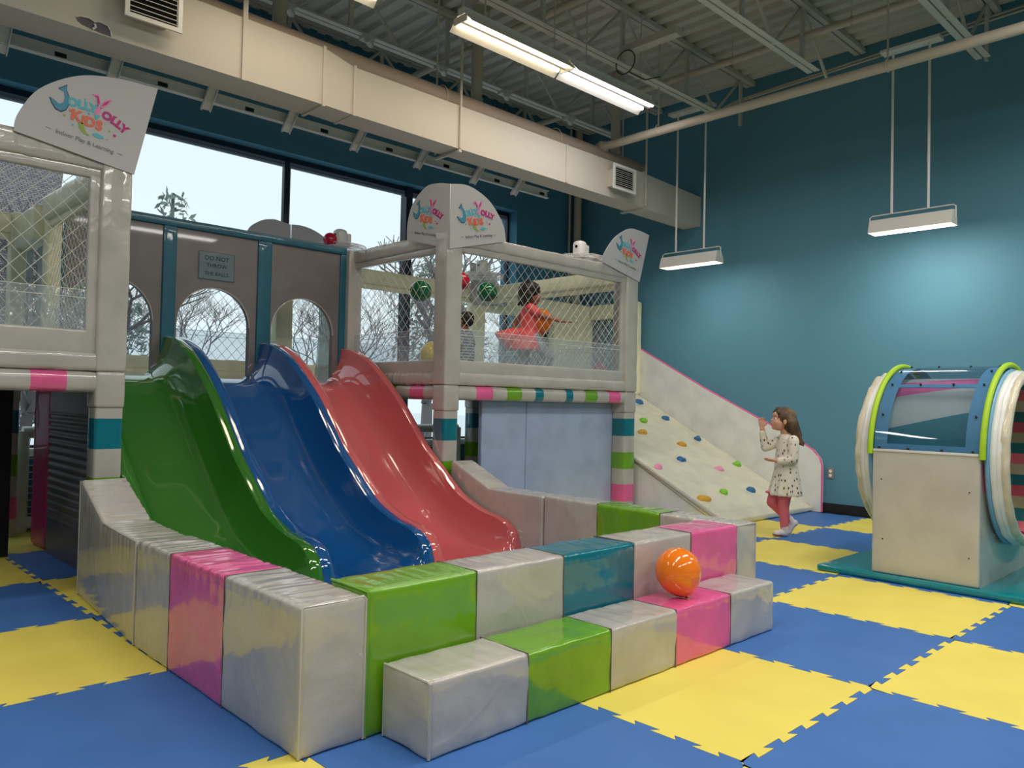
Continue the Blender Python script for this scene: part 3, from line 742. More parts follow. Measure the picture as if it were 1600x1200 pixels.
# left tower
LT = thing('play_tower', (-2.0, 4.6, 0), 'white netted play tower at the left edge with striped post and pink sleeve', 'play tower', 'netted towers')
post_obj(LT, -.85, -.70, 3.6, 3.75, 140, top=2.53)
post_obj(LT, -.86, -.77, 5.70, 5.84, 150, umat='cream')
frame_face(LT, 'y', 3.6, -3.2, -.85, seed=160, zlo=1.472, zhi=2.345, bands=[(-3.2, -1.179, 'grey'), (-1.179, -1.002, 'pink'), (-1.002, -.84, 'grey')], px=.10, top=2.53)
pad('right_stile', (-.912, -.85, 3.62, 3.66, 1.30, 2.42), 'grey', LT, r=.01, rough=.002, seed=161)
frame_face(LT, 'x', -.72, 3.75, 5.0, seed=170, mats='cream', side=1, zhi=2.28, px=.075)
pad('inner_post', (-.80, -.70, 4.98, 5.1, 1.24, 2.42), 'cream', LT, r=.02, rough=.003)
pad('side_top_roll', (-.86, -.70, 5.1, 5.75, 2.2, 2.45), 'cream', LT, r=.03, rough=.003)
frame_face(LT, 'y', 5.84, -3.2, -.86, seed=180, mats='cream', side=1, zhi=2.28, net='net_grey')
post_obj(LT, -3.35, -3.2, 3.6, 3.75, 190)
box_obj('deck', (-3.2, -.76, 3.70, 5.75, 1.15, 1.235), 'bluegrey', LT, .01)
def curtain(loc_axis, c, a, b, z0, z1, label, nm='vinyl_curtain', folds=9):
    bm = bmesh.new(); n = 60; rows = []
    for k in range(n+1):
        t = k/n; u = a+(b-a)*t
        row = []
        for m in range(9):
            z = z0+(z1-z0)*m/8; sq = 1-.25*(1-m/8)*(t-.5)
            dd = .018*math.sin(t*folds*2*PI+m*.5)*(1.2-m/10)
            uu = (a+b)/2+(u-(a+b)/2)*(1.0-.22*math.sin(PI*m/8))
            row.append(bm.verts.new((c+dd, uu, z) if loc_axis == 'x' else (uu, c+dd, z)))
        rows.append(row)
    for A, B in zip(rows, rows[1:]):
        for m in range(8): bm.faces.new((A[m], B[m], B[m+1], A[m+1]))
    o = finish(nm, bm, 'curtain'); tag(o, label, 'curtain', 'clear vinyl curtains'); return o
curtain('x', -.75, 5.14, 5.42, 1.26, 2.19, 'clear vinyl strip curtain hanging inside the left tower, nearer the arches')
curtain('x', -.77, 5.48, 5.66, 1.26, 2.19, 'clear vinyl strip curtain hanging inside the left tower against the window')
curtain('x', 1.70, 5.2, 5.6, 1.26, 2.3, 'clear vinyl strip curtain seen through the arch behind the pink slide')
# bay above the climbing ramp
BY = thing('ramp_tower', (5.1, 5.4, 0), 'cream framed bay behind the right tower above the climbing ramp', 'play tower')
box_obj('deck', (4.14, 6.02, 4.97, 5.8, 1.15, 1.235), 'bluegrey', BY, .01)
pad('back_beam', (4.03, 6.04, 5.72, 5.84, 2.19, 2.45), 'cream', BY, r=.03)
pad('back_panel', (4.03, 6.04, 5.74, 5.82, 1.24, 1.47), 'cream', BY, r=.02)
pad('back_wide_post', (5.25, 6.04, 5.72, 5.84, 1.24, 2.2), 'cream', BY, r=.03)
pad('side_beam', (5.94, 6.06, 4.97, 5.72, 2.25, 2.45), 'cream', BY, r=.03)
pad('side_panel', (5.96, 6.04, 4.97, 5.72, 1.24, 1.47), 'cream', BY, r=.02)
pad('front_post', (5.92, 6.04, 4.9, 5.02, 1.24, 2.45), 'cream', BY, r=.03)
net_obj('back_net', (4.05, 5.78, 1.47), (1, 0, 0), (0, 0, 1), 1.2, .72, BY)
net_obj('side_net', (6.0, 5.02, 1.47), (0, 1, 0), (0, 0, 1), .7, .78, BY)
# things under the towers
o = pad('wall_pad', (2.26, 3.30-.5, 3.77, 3.82, 0.02, 1.12), 'bluegrey', None, r=.01, rough=.001); tag(o, 'narrow blue-grey padded wall panel under the right tower, left of the seam', 'wall pad', 'panels under the right tower')
o = pad('wall_pad', (2.806, 4.14, 3.77, 3.82, 0.02, 1.12), 'bluegrey', None, r=.01, rough=.001); tag(o, 'wide blue-grey padded wall panel under the right tower, beside the striped post', 'wall pad', 'panels under the right tower')
bm = bmesh.new(); yy0, yy1 = 3.78, 4.93; zz = 0.0; prof = []
n = 60
for k in range(n*4+1):
    z = 1.12*k/(n*4); prof.append((-.755+.006*math.sin(2*PI*z/.052)*(1 if .25 < z < .98 else 0), z))
A = [bm.verts.new((px, yy0, pz)) for px, pz in prof]; B = [bm.verts.new((px, yy1, pz)) for px, pz in prof]
for i in range(len(prof)-1): bm.faces.new((A[i], B[i], B[i+1], A[i+1]))
A2 = [bm.verts.new((-.72, yy0, prof[0][1])), bm.verts.new((-.72, yy0, prof[-1][1])), bm.verts.new((-.72, yy1, prof[0][1])), bm.verts.new((-.72, yy1, prof[-1][1]))]
bm.faces.new((A2[0], A2[1], A2[3], A2[2])); bm.faces.new(A+[A2[1], A2[0]]); bm.faces.new(B+[A2[3], A2[2]])
SH = thing('shutter_wall', (-.74, 4.4, 0), 'dark ribbed grey wall with magenta edge under the left tower', 'wall panel')
finish('ribbed_sheet', bm, 'shutter', SH)
pad('magenta_post', (-.757, -.67, 4.94, 5.36, 0, 1.14), 'magenta', SH, r=.03)
o = box_obj('black_board', (-1.9, -.985, 4.9, 4.94, 0.0, 1.14), 'black', None, .004); tag(o, 'tall black board standing under the left tower at the photo edge', 'board')
# white padded net fences by the window
def fence(xa, xb, y, label):
    f = thing('padded_fence', ((xa+xb)/2, y, 0), label, 'fence', 'white padded fences by the window')
    for x in (xa, xb):
        bm = bmesh.new(); bm_tube(bm, (x, y, 0), (x, y, .80), .052, n=18); finish('post', bm, 'pad_white', f)
    bm = bmesh.new(); bm_tube(bm, (xa, y, .79), (xb, y, .79), .048, n=18); finish('top_rail', bm, 'pad_white', f)
    bm = bmesh.new(); bm_tube(bm, (xa, y, .07), (xb, y, .07), .05, n=18); finish('bottom_rail', bm, 'pad_white', f)
    bm = bmesh.new(); x = xa+.05
    while x < xb-.04: bm_tube(bm, (x, y, .1), (x, y, .76), .004, n=4, cap=False); x += .05
    z = .14
    while z < .64: bm_tube(bm, (xa, y, z), (xb, y, z), .004, n=4, cap=False); z += .055
    finish('grid_net', bm, 'net', f, smooth=False)
fence(-.70, .9, 5.93, 'white padded fence with square net seen under the left tower')
fence(2.2, 3.80, 5.93, 'white padded fence with square net seen beside the pink slide')

# ------------------------------------------------------------------ climbing ramp
RP = thing('climbing_ramp', (5.1, 3.6, 0), 'cream padded climbing ramp with coloured grips against the teal wall', 'ramp')
SL = 1.24/(4.95-2.6)
def rz(y): return (y-2.6)*SL
pad('ramp_surface', (4.27, 6.03, 2.58, 4.95, 0, .06), 'cream_ramp', RP, r=.02, rough=.006, fr=4, seed=200, warp=lambda x, y, z: (x, y, max(0.0, rz(y))-.06+z+(.06 if y < 2.7 else .02)))
bm = bmesh.new()
for x in (4.27, 4.30):
    pass
tri = [(2.66, 0.0), (4.95, 0.0), (4.95, rz(4.95)-.05), (2.72, 0.02)]
A = [bm.verts.new((4.28, y, z)) for y, z in tri]; B = [bm.verts.new((4.33, y, z)) for y, z in tri]
bm.faces.new(A); bm.faces.new(B[::-1])
for k in range(4): bm.faces.new((A[k], B[k], B[(k+1) % 4], A[(k+1) % 4]))
finish('side_panel', bm, 'pad_white', RP, smooth=False)
bm = bmesh.new(); bm_path(bm, [(4.275, 2.62, .03), (4.275, 3.6, rz(3.6)+.0), (4.275, 4.95, rz(4.95))], .022, n=8); finish('edge_roll', bm, 'grey', RP)
holds = [(5.808, 4.351, 'blue'), (5.847, 3.919, 'blue'), (5.37, 3.822, 'amber'), (4.965, 3.558, 'blue'), (4.412, 3.463, 'pink'), (5.394, 3.355, 'pink'), (5.874, 3.414, 'green'), (4.919, 3.006, 'green'), (5.423, 2.984, 'blue'), (4.456, 2.946, 'amber'), (5.301, 4.313, 'green'), (4.955, 4.073, 'amber'), (5.756, 4.723, 'blue')]
HC = {'blue': plain('grip_blue', (40, 106, 160), .5), 'amber': plain('grip_amber', (214, 160, 50), .5), 'pink': plain('grip_pink', (240, 156, 190), .5), 'green': plain('grip_green', (130, 200, 50), .5)}
nrm = Vector((0, -SL, 1)).normalized(); tang = Vector((0, 1, SL)).normalized()
for k, (x, y, c) in enumerate(holds):
    bm = bmesh.new(); bmesh.ops.create_uvsphere(bm, u_segments=20, v_segments=12, radius=1)
    big = 1.35 if k in (9,) else 1.0; base = Vector((x, y, rz(y)+.02))
    rot = Matrix((Vector((1, 0, 0)), tang, nrm)).transposed()
    for v in bm.verts:
        p = v.co.copy(); p += p*noise.noise(p*1.3+Vector((k*3, 0, 0)))*.28
        p = Vector((p.x*.068*big, p.y*.042, max(-.2, p.z)*.04)); v.co = base+rot @ (Matrix.Rotation(.3*math.sin(k*2), 3, 'Z') @ p)
    o = finish('climbing_grip', bm, HC[c], RP); tag(o, c+' climbing grip')
# padded wall board beside ramp with pink trim
WB = thing('padded_board', (6.07, 3.7, 0), 'long white padded board on the teal wall with pink piping along the ramp', 'wall board')
outl = [(2.5, 0), (5.1, 0), (5.1, 1.93), (4.958, 1.85), (3.97, 1.33), (2.747, .744), (2.60, .66), (2.52, .57), (2.5, .50)]
bm = bmesh.new(); A = [bm.verts.new((6.035, y, z)) for y, z in outl]; B = [bm.verts.new((6.095, y, z)) for y, z in outl]
bm.faces.new(A); bm.faces.new(B[::-1])
for k in range(len(outl)): bm.faces.new((A[k], B[k], B[(k+1) % len(outl)], A[(k+1) % len(outl)]))
finish('board', bm, 'pad_white', WB, smooth=False)
bm = bmesh.new(); bm_path(bm, [(6.05, y, z) for y, z in [outl[0]]+outl[:2:-1]+[outl[2]]], .014, n=8)
finish('pink_piping', bm, 'pink', WB)

# ------------------------------------------------------------------ signs
def mlin(o2, ux, uy, off):
    ux = Vector(ux).normalized(); uy = Vector(uy).normalized(); n = ux.cross(uy)
    return Matrix(((ux.x, uy.x, n.x, o2[0]+n.x*off), (ux.y, uy.y, n.y, o2[1]+n.y*off), (ux.z, uy.z, n.z, o2[2]+n.z*off), (0, 0, 0, 1)))
def logo(parent, mt, W):
    """JOLLY YOLLY KIDS lettering, dolphin J and rabbit-eared Y, in units of W"""
    it = []
    def T(txt, x, y, rot, sz, mat, bold=.0):
        it.append((text_mesh(txt, sz*W, bold*W, .0012), mt @ Matrix.Translation((x*W, y*W, .0012)) @ Matrix.Rotation(math.radians(rot), 4, 'Z'), mat))
    def Pl(pts, mat, zz=.0012):
        it.append((poly_mesh([(a*W, b*W) for a, b in pts], .0012), mt @ Matrix.Translation((0, 0, zz)), mat))
    # dolphin shaped J
    J = [(-.44, .30), (-.38, .36), (-.37, .28), (-.33, .22), (-.31, .10), (-.33, .02), (-.38, -.03), (-.45, -.02), (-.51, .04), (-.55, .11), (-.49, .09), (-.43, .06), (-.38, .10), (-.37, .18), (-.40, .26), (-.47, .27)]
    cx = sum(a for a, b in J)/len(J); cyy = sum(b for a, b in J)/len(J)
    Pl([(cx+(a-cx)*1.09, cyy+(b-cyy)*1.09) for a, b in J], 'l_navy', .0008); Pl(J, 'l_blue', .0016)
    for ch, x, y, r in (('O', -.262, .155, 8), ('L', -.155, .17, 8), ('L', -.072, .18, 8), ('Y', .008, .185, 6)): T(ch, x, y, r, .165, 'l_cyan', .009)
    for ch, x, y, r in (('O', .205, .15, -8), ('L', .31, .125, -14), ('L', .39, .095, -18), ('Y', .465, .06, -22)): T(ch, x, y, r, .165, 'l_mag', .009)
    for ch, x, y, s in (('K', -.185, -.02, .215), ('i', -.09, -.035, .18), ('D', .005, -.035, .19), ('S', .13, -.035, .19)): T(ch, x, y, 3, s, 'l_orange', .010)
    # rabbit ears forming the second Y
    Pl([(.055, .24), (.02, .36), (-.05, .39), (.04, .42), (.09, .30)], 'l_pink'); Pl([(.055, .27), (.03, .36), (-.01, .385), (.045, .39), (.075, .30)], 'l_mag', .002)
    Pl([(.09, .24), (.12, .34), (.20, .42), (.23, .41), (.17, .30), (.11, .22)], 'l_pink'); Pl([(.11, .27), (.14, .34), (.20, .40), (.17, .32)], 'l_mag', .002)
    Pl([(.04, .12), (.05, .24), (.11, .24), (.10, .12), (.07, .07)], 'l_pink'); Pl([(.03, .11), (.12, .12), (.075, .03)], 'l_cyan', .002)
    # crescent and oval under KiDS
    Pl([(-.14, -.10), (-.11, -.18), (-.04, -.23), (.04, -.23), (-.02, -.19), (-.06, -.13), (-.08, -.08)], 'l_green')
    Pl([(.15+.08*math.cos(a), -.185+.03*math.sin(a)) for a in [2*PI*k/16 for k in range(16)]], 'l_cyan')
    for x, y, r, c in ((-.27, .03, .02, 'l_orange'), (-.33, -.07, .016, 'l_green'), (.36, -.09, .022, 'l_mag'), (.28, -.05, .014, 'l_green'), (-.20, -.16, .014, 'l_cyan'), (-.03, .09, .018, 'l_cyan'), (.27, -.19, .01, 'l_green'), (.33, .19, .012, 'l_mag'), (-.12, .27, .012, 'l_cyan')):
        Pl([(x+r*math.cos(a), y+r*math.sin(a)) for a in [2*PI*k/8 for k in range(8)]], c)
    o = join_meshes('logo', it, parent)
    join_meshes('tagline', [(text_mesh('Indoor Play & Learning', .085*W, .001*W, .0008), mt @ Matrix.Translation((0, -.335*W, .0012)), 'l_grey')], parent)
    for sx_ in (-.52, .45): join_meshes('tagline_rule', [(poly_mesh([(sx_*W, -.335*W), ((sx_+.07)*W, -.335*W), ((sx_+.07)*W, -.328*W), (sx_*W, -.328*W)], .0008), mt @ Matrix.Translation((0, 0, .0012)), 'l_grey')], parent)
def smooth_arc(pts, n=6):
    out = []
    for t in range((len(pts)-1)*n+1): 
        v = cr(pts, t/n); out.append((v.x, v.y))
    return out
def sign_y(pts_arc, spine_bottom, y, label, lg, group=None, W=.5, name='quarter_sign'):
    arc_ = smooth_arc(pts_arc); loop = arc_+[spine_bottom]
    cx = sum(p[0] for p in loop)/len(loop); s = thing(name, (cx, y, 2.35), label, 'sign', group)
    extrude2d('sign_board', [loop], .008, MT_Y(y), 'sign', s)
    if lg:
        (gx, gz), ang = lg
        ux = (math.cos(ang), 0, math.sin(ang)); uy = (-math.sin(ang), 0, math.cos(ang))
        logo(s, mlin((gx, y-.0045, gz), ux, uy, 0), W)
    return s
SG = 'quarter-round logo signs'
sign_y([(-1.302, 2.503), (-1.285, 2.60), (-1.19, 2.76), (-1.004, 2.887), (-.80, 2.935), (-.571, 2.942)], (-.69, 2.40), 3.585, 'large quarter-round logo sign on top of the left tower', ((-.935, 2.655), -.16), SG, W=.385)
sign_y([(1.703, 2.845), (1.84, 2.868), (1.958, 2.855), (2.10, 2.80), (2.20, 2.72), (2.292, 2.60), (2.318, 2.478)], (1.703, 2.325), 3.585, 'logo sign half on the right tower corner facing the viewer side, darker half', ((1.985, 2.60), .21), SG, W=.38)
sign_y([(3.589, 2.491), (3.664, 2.614), (3.808, 2.763), (4.01, 2.873), (4.18, 2.885), (4.354, 2.864)], (4.205, 2.36), 3.585, 'logo sign on the far right corner of the right tower, next to a white fan', ((4.015, 2.63), -.17), SG, W=.37)
# half facing the slides
s = thing('quarter_sign', (1.695, 3.85, 2.35), 'logo sign half on the right tower corner facing the slides, brighter half', 'sign', SG)
MT_X = Matrix(((0, 0, -1, 1.699), (-1, 0, 0, 0), (0, 1, 0, 0), (0, 0, 0, 1)))   # local x -> -y
arc_ = smooth_arc([(-4.143, 2.468), (-4.14, 2.61), (-4.074, 2.763), (-3.904, 2.875), (-3.74, 2.878), (-3.582, 2.845)])
extrude2d('sign_board', [arc_+[(-3.582, 2.325)]], .008, MT_X, 'sign', s)
ang = -.21
logo(s, mlin((1.6945, 3.865, 2.61), (0, -math.cos(ang), math.sin(ang)), (0, math.sin(ang)*1.0, math.cos(ang)), 0), .38)
# plain sign backs at the rear corners
sign_y([(1.04, 2.46), (1.06, 2.68), (1.18, 2.79), (1.311, 2.83), (1.42, 2.82), (1.50, 2.81)], (1.51, 2.46), 5.80, 'plain back of a quarter sign behind the arched panel, left of its pair', None, 'sign backs at the rear posts')
sign_y([(1.515, 2.815), (1.63, 2.82), (1.75, 2.80), (1.87, 2.75), (1.95, 2.68), (2.0, 2.46)], (1.515, 2.46), 5.805, 'plain back of a quarter sign behind the small fan, right of its pair', None, 'sign backs at the rear posts')
sign_y([(3.75, 2.74), (3.86, 2.735), (4.05, 2.67), (4.22, 2.54), (4.33, 2.40), (4.37, 2.28)], (3.80, 2.25), 5.70, 'grey back of a quarter sign seen through the net above the green balloon', None, 'sign backs at the rear posts')

# ------------------------------------------------------------------ roof fans
def fan(loc, label, rad=.25, h=.17, rot=0.0):
    f = thing('fan', loc, label, 'fan', 'white fans on the towers'); x, y, z = loc
    bm = bmesh.new()
    for R, zz in ((rad, .0), (rad, .03), (rad*.8, -.02), (rad*.35, .045), (rad*.7, .045)): bm_torus(bm, (x, y, z+zz), R, .003, 'z', N=40, n=6)
    for k in range(40):
        a = 2*PI*k/40; ca, sa = math.cos(a), math.sin(a)
        bm_tube(bm, (x+ca*rad*.3, y+sa*rad*.3, z+.045), (x+ca*rad, y+sa*rad, z+.03), .0016, n=4, cap=False)
        bm_tube(bm, (x+ca*rad, y+sa*rad, z+.03), (x+ca*rad, y+sa*rad, z), .0016, n=4, cap=False)
        bm_tube(bm, (x+ca*rad, y+sa*rad, z), (x+ca*rad*.1, y+sa*rad*.1, z-.02), .0016, n=4, cap=False)
    finish('wire_guard', bm, 'white_plastic', f)
    o = pad('motor_housing', (x-.062, x+.062, y-.062, y+.062, z+.03, z+.03+h), 'white_plastic', f, r=.045, rough=0, step=.03)
    o = pad('bracket', (x+.06, x+.105, y-.04, y+.04, z+.03, z+.03+h*.8), 'white_plastic', f, r=.015, rough=0, step=.03)
    bm = bmesh.new(); bm_tube(bm, (x-.068, y-.01, z+.03+h*.62), (x-.055, y-.01, z+.03+h*.62), .015); finish('knob', bm, 'dark', f)
    bm = bmesh.new()
    for k in range(4):
        a = k*PI/2+rot; d = Vector((math.cos(a), math.sin(a), 0)); e = Vector((-d.y, d.x, 0)); c = Vector((x, y, z+.012))
        vs = [bm.verts.new(c+d*.02-e*.012+Vector((0, 0, -.006))), bm.verts.new(c+d*rad*.85-e*.04+Vector((0, 0, -.008))), bm.verts.new(c+d*rad*.85+e*.04+Vector((0, 0, .01))), bm.verts.new(c+d*.02+e*.012+Vector((0, 0, .006)))]
        bm.faces.new(vs)
    bo = finish('blades', bm, 'white_plastic', f); md = bo.modifiers.new('s', 'SOLIDIFY'); md.thickness = .003
    return f
fan((1.78, 5.34, 2.545), 'white fan lying on the arched panel top beside a red balloon')
fan((3.66, 3.92, 2.54), 'white fan on top of the right tower next to the far logo sign')
fan((3.72, 5.45, 2.53), 'white fan with round knobs seen through the net inside the right tower')
fan((-1.55, 4.0, 2.58), 'white wire fan guard at the left photo edge on top of the left tower')

# ------------------------------------------------------------------ balloons
def balloon(c, r, mat, label, down=(0, 0, -1), stretch=1.12, group='loose balloons'):
    c = Vector(c); d = Vector(down).normalized(); q = Vector((0, 0, -1)).rotation_difference(d).to_matrix()
    b = thing('balloon', c, label, 'balloon', group); bm = bmesh.new()
    bmesh.ops.create_uvsphere(bm, u_segments=32, v_segments=24, radius=1)
    for v in bm.verts:
        z = v.co.z; k = 1.0 if z > 0 else 1-.18*abs(z)**2; zz = z*(1 if z > 0 else stretch+.06)
        v.co = c+q @ (Vector((v.co.x*k, v.co.y*k, zz))*r)
    finish('skin', bm, mat, b)
    bm = bmesh.new(); e = c+d*r*(stretch+.05); bm_tube(bm, e, e+d*r*.10, r*.05, r*.12, n=10); bm_tube(bm, e+d*r*.09, e+d*r*.12, r*.13, r*.11, n=10); finish('knot', bm, mat, b)
    return b
balloon((.80, .785, .362), .104, 'b_orange', 'orange balloon resting on the pink part of the low step', down=(.25, -.2, -.9))
balloon((2.125, 4.5, 2.11), .100, 'b_green', 'green balloon behind the net facing the slides, left of the corner post', down=(-.5, -.7, -.2))
balloon((2.94, 4.5, 2.195), .098, 'b_green', 'green balloon behind the net right of the corner post', down=(.5, -.7, -.4))
balloon((2.555, 4.45, 2.25), .09, 'b_red', 'red balloon half hidden behind the corner post of the right tower', down=(-.4, .6, -.2))
balloon((2.36, 4.6, 1.55), .12, 'b_yellow', 'pale yellow balloon lying low behind the clear screen of the right tower', down=(.3, .6, -.2))
balloon((4.22, 4.1, 1.455), .095, 'b_red', 'red balloon on the deck in the lower right corner of the tower opening', down=(.3, .6, -.2))
balloon((1.60, 5.22, 2.60), .065, 'b_red', 'small dark red balloon caught on the fan above the arched panel', down=(.5, .6, -.2))

# ------------------------------------------------------------------ tunnel drum on the right
TX, TZ = 3.70, .825
TN = thing('crawl_tunnel', (TX, .5, 0), 'round crawl tunnel with clear window and lime green rims beside the teal wall', 'play tunnel')
bb = pad('base_box', (3.10, 3.165, .185, .82, .045, .852), 'box_cream', TN, r=.012, rough=.001, step=.08, seed=300)
pad('rear_wall', (4.235, 4.30, .185, .82, .045, .852), 'box_cream', TN, r=.012, rough=.001, step=.08, seed=301)
for yy in (.20, .80):
    cut = [(TX+.525*math.cos(a), TZ+.525*math.sin(a)) for a in [PI+PI*k/32 for k in range(33)]]
    extrude2d('side_wall', [[(3.12, .045), (3.12, .845)]+[(x, min(z, .845)) for x, z in cut]+[(4.28, .845), (4.28, .045)]], .03, MT_Y(yy), 'box_cream', TN)
bx = box_obj('corner_trim', (3.094, 3.104, .19, .815, .842, .858), 'white_metal', TN, .002)
bm = bmesh.new()
for y, z in ((.24, .62), (.76, .66), (.24, .22), (.75, .27)): bm_tube(bm, (3.096, y, z), (3.102, y, z), .004)
finish('screw', bm, 'screw', TN)
for y, nm in ((.835, 'green_rim'), (.17, 'green_rim')):
    bm = bmesh.new(); bm_torus(bm, (TX, y, TZ), .603, .018, 'y', N=48, n=12, a0=-.02, a1=PI+.0); finish(nm, bm, 'rim_lime', TN)
def cyl_strip(bm, R, y0, y1, a0, a1, n=24, mi=0, th=.004):
    prev = None
    for k in range(n+1):
        a = a0+(a1-a0)*k/n; q = []
        for rr, yy in ((R, y0), (R, y1), (R-th, y1), (R-th, y0)): q.append(bm.verts.new((TX+rr*math.cos(a), yy, TZ+rr*math.sin(a))))
        if prev:
            for m in range(4): f = bm.faces.new((prev[m], prev[(m+1) % 4], q[(m+1) % 4], q[m])); f.material_index = mi
        prev = q
bm = bmesh.new()
for a0, a1 in ((PI-.02, PI-.12), (PI-.86, PI-.92), (PI-1.5, PI-1.58), (.95, .88), (.1, .02)): cyl_strip(bm, .585, .19, .815, a0, a1, 6)
for y0, y1 in ((.19, .27), (.735, .815)): cyl_strip(bm, .586, y0, y1, PI, 0, 48)
finish('window_frame', bm, 'drum_blue', TN)
bm = bmesh.new(); cyl_strip(bm, .596, .19, .815, PI, 0, 60, th=.003); finish('clear_window', bm, 'acrylic', TN)
bm = bmesh.new()
for a in (PI-.07, PI-.45, PI-.89, PI-1.2, PI-1.54):
    for y in (.225, .40, .60, .78):
        if y in (.40, .60) and a in (PI-.45, PI-1.2): continue
        v = Vector((math.cos(a), 0, math.sin(a))); c = Vector((TX, y, TZ))+v*.588; bm_tube(bm, c, c+v*.014, .007, n=8)
finish('bolts', bm, 'screw', TN)
# revolving inner drum with spiral colour bands
def spiral_mat():
    m, nt, b = new_mat('drum_spiral'); setp(b, (200, 190, 180), .45)
    tc = nt.nodes.new('ShaderNodeTexCoord'); s = nt.nodes.new('ShaderNodeSeparateXYZ'); nt.links.new(tc.outputs['Object'], s.inputs[0])
    at = nt.nodes.new('ShaderNodeMath'); at.operation = 'ARCTAN2'
    zz = nt.nodes.new('ShaderNodeMath'); zz.operation = 'ADD'; zz.inputs[1].default_value = 0.0
    nt.links.new(s.outputs[2], at.inputs[0]); nt.links.new(s.outputs[0], at.inputs[1])
    a = nt.nodes.new('ShaderNodeMath'); a.operation = 'MULTIPLY_ADD'; a.inputs[1].default_value = -.6366; a.inputs[2].default_value = 6.0
    nt.links.new(at.outputs[0], a.inputs[0])
    y = nt.nodes.new('ShaderNodeMath'); y.operation = 'MULTIPLY'; y.inputs[1].default_value = 0.35; nt.links.new(s.outputs[1], y.inputs[0])
    ad = nt.nodes.new('ShaderNodeMath'); ad.operation = 'ADD'; nt.links.new(a.outputs[0], ad.inputs[0]); nt.links.new(y.outputs[0], ad.inputs[1])
    f = nt.nodes.new('ShaderNodeMath'); f.operation = 'FRACT'; nt.links.new(ad.outputs[0], f.inputs[0])
    r = nt.nodes.new('ShaderNodeValToRGB'); r.color_ramp.interpolation = 'CONSTANT'
    r.color_ramp.elements[0].position = 0; r.color_ramp.elements[0].color = (*lin((0, 120, 135)), 1)
    r.color_ramp.elements[1].position = .30; r.color_ramp.elements[1].color = (*lin((205, 196, 186)), 1)
    e = r.color_ramp.elements.new(.62); e.color = (*lin((240, 90, 150)), 1)
    e = r.color_ramp.elements.new(.85); e.color = (*lin((205, 196, 186)), 1)
    nt.links.new(f.outputs[0], r.inputs[0]); nt.links.new(r.outputs[0], b.inputs['Base Color']); return m
M['spiral'] = spiral_mat()
bm = bmesh.new(); n = 72
for (R, y0, y1) in ((.515, .10, .90),):
    for RR in (R, R-.03):
        A = [bm.verts.new((RR*math.cos(2*PI*k/n), y0-.5, RR*math.sin(2*PI*k/n))) for k in range(n)]
        B = [bm.verts.new((RR*math.cos(2*PI*k/n), y1-.5, RR*math.sin(2*PI*k/n))) for k in range(n)]
        for k in range(n): bm.faces.new((A[k], A[(k+1) % n], B[(k+1) % n], B[k]))
bd = finish('inner_drum', bm, 'spiral', TN); bd.location = Vector((TX, .5, TZ))-Vector(TN.location)
M['lining'] = stripe_mat('drum_lining', [(0, 96, 100), (150, 142, 108), (176, 70, 84), (0, 96, 100), (170, 160, 130), (206, 96, 110)], 2, .44, .12)
bm = bmesh.new(); RR = .478; n = 72
A = [bm.verts.new((TX+RR*math.cos(2*PI*k/n), .085, TZ+RR*math.sin(2*PI*k/n))) for k in range(n)]; B = [bm.verts.new((TX+RR*math.cos(2*PI*k/n), .915, TZ+RR*math.sin(2*PI*k/n))) for k in range(n)]
for k in range(n): bm.faces.new((A[k], A[(k+1) % n], B[(k+1) % n], B[k]))
finish('striped_lining', bm, 'lining', TN)
for y0, sg in ((.845, 1), (.155, -1)):
    bm = bmesh.new(); bm_torus(bm, (TX, y0, TZ), .562, .014, 'y', N=64, n=10); finish('blue_ring', bm, 'drum_blue', TN)
    bm = bmesh.new(); bm_torus(bm, (TX, y0+sg*.03, TZ), .548, .022, 'y', N=72, n=14); bm_torus(bm, (TX, y0+sg*.055, TZ), .545, .02, 'y', N=72, n=14)
    for v in bm.verts: v.co += Vector((v.co.x-TX, 0, v.co.z-TZ)).normalized()*.010*noise.noise(v.co*9)
    finish('white_ring', bm, 'pad_white', TN)
    bm = bmesh.new(); bm_torus(bm, (TX, y0+sg*.088, TZ), .535, .026, 'y', N=110, n=14)
    for v in bm.verts: v.co += Vector((v.co.x-TX, 0, v.co.z-TZ)).normalized()*(.02*noise.noise(v.co*14)+.008*noise.noise(v.co*40))
    finish('padded_ring', bm, 'ring_pad', TN)
# striped inside of the far side panel visible through the open mouth
o = pad('floor_pad', (3.05, 5.6, -2.0, 1.17, 0, .045), 'mat_teal', None, r=.018, step=.12, rough=.002); tag(o, 'teal vinyl floor pad under the crawl tunnel', 'floor pad')

# ------------------------------------------------------------------ outlet
OT = thing('wall_outlet', (6.095, 2.42, .42), 'grey double power outlet on the teal wall above the baseboard', 'outlet')
box_obj('cover_plate', (6.088, 6.1, 2.385, 2.455, .365, .475), 'outlet', OT, .002)
bm = bmesh.new()
for z in (.443, .397): bm_tube(bm, (6.085, 2.42, z), (6.09, 2.42, z), .017, n=16)
finish('socket', bm, 'white_plastic', OT)

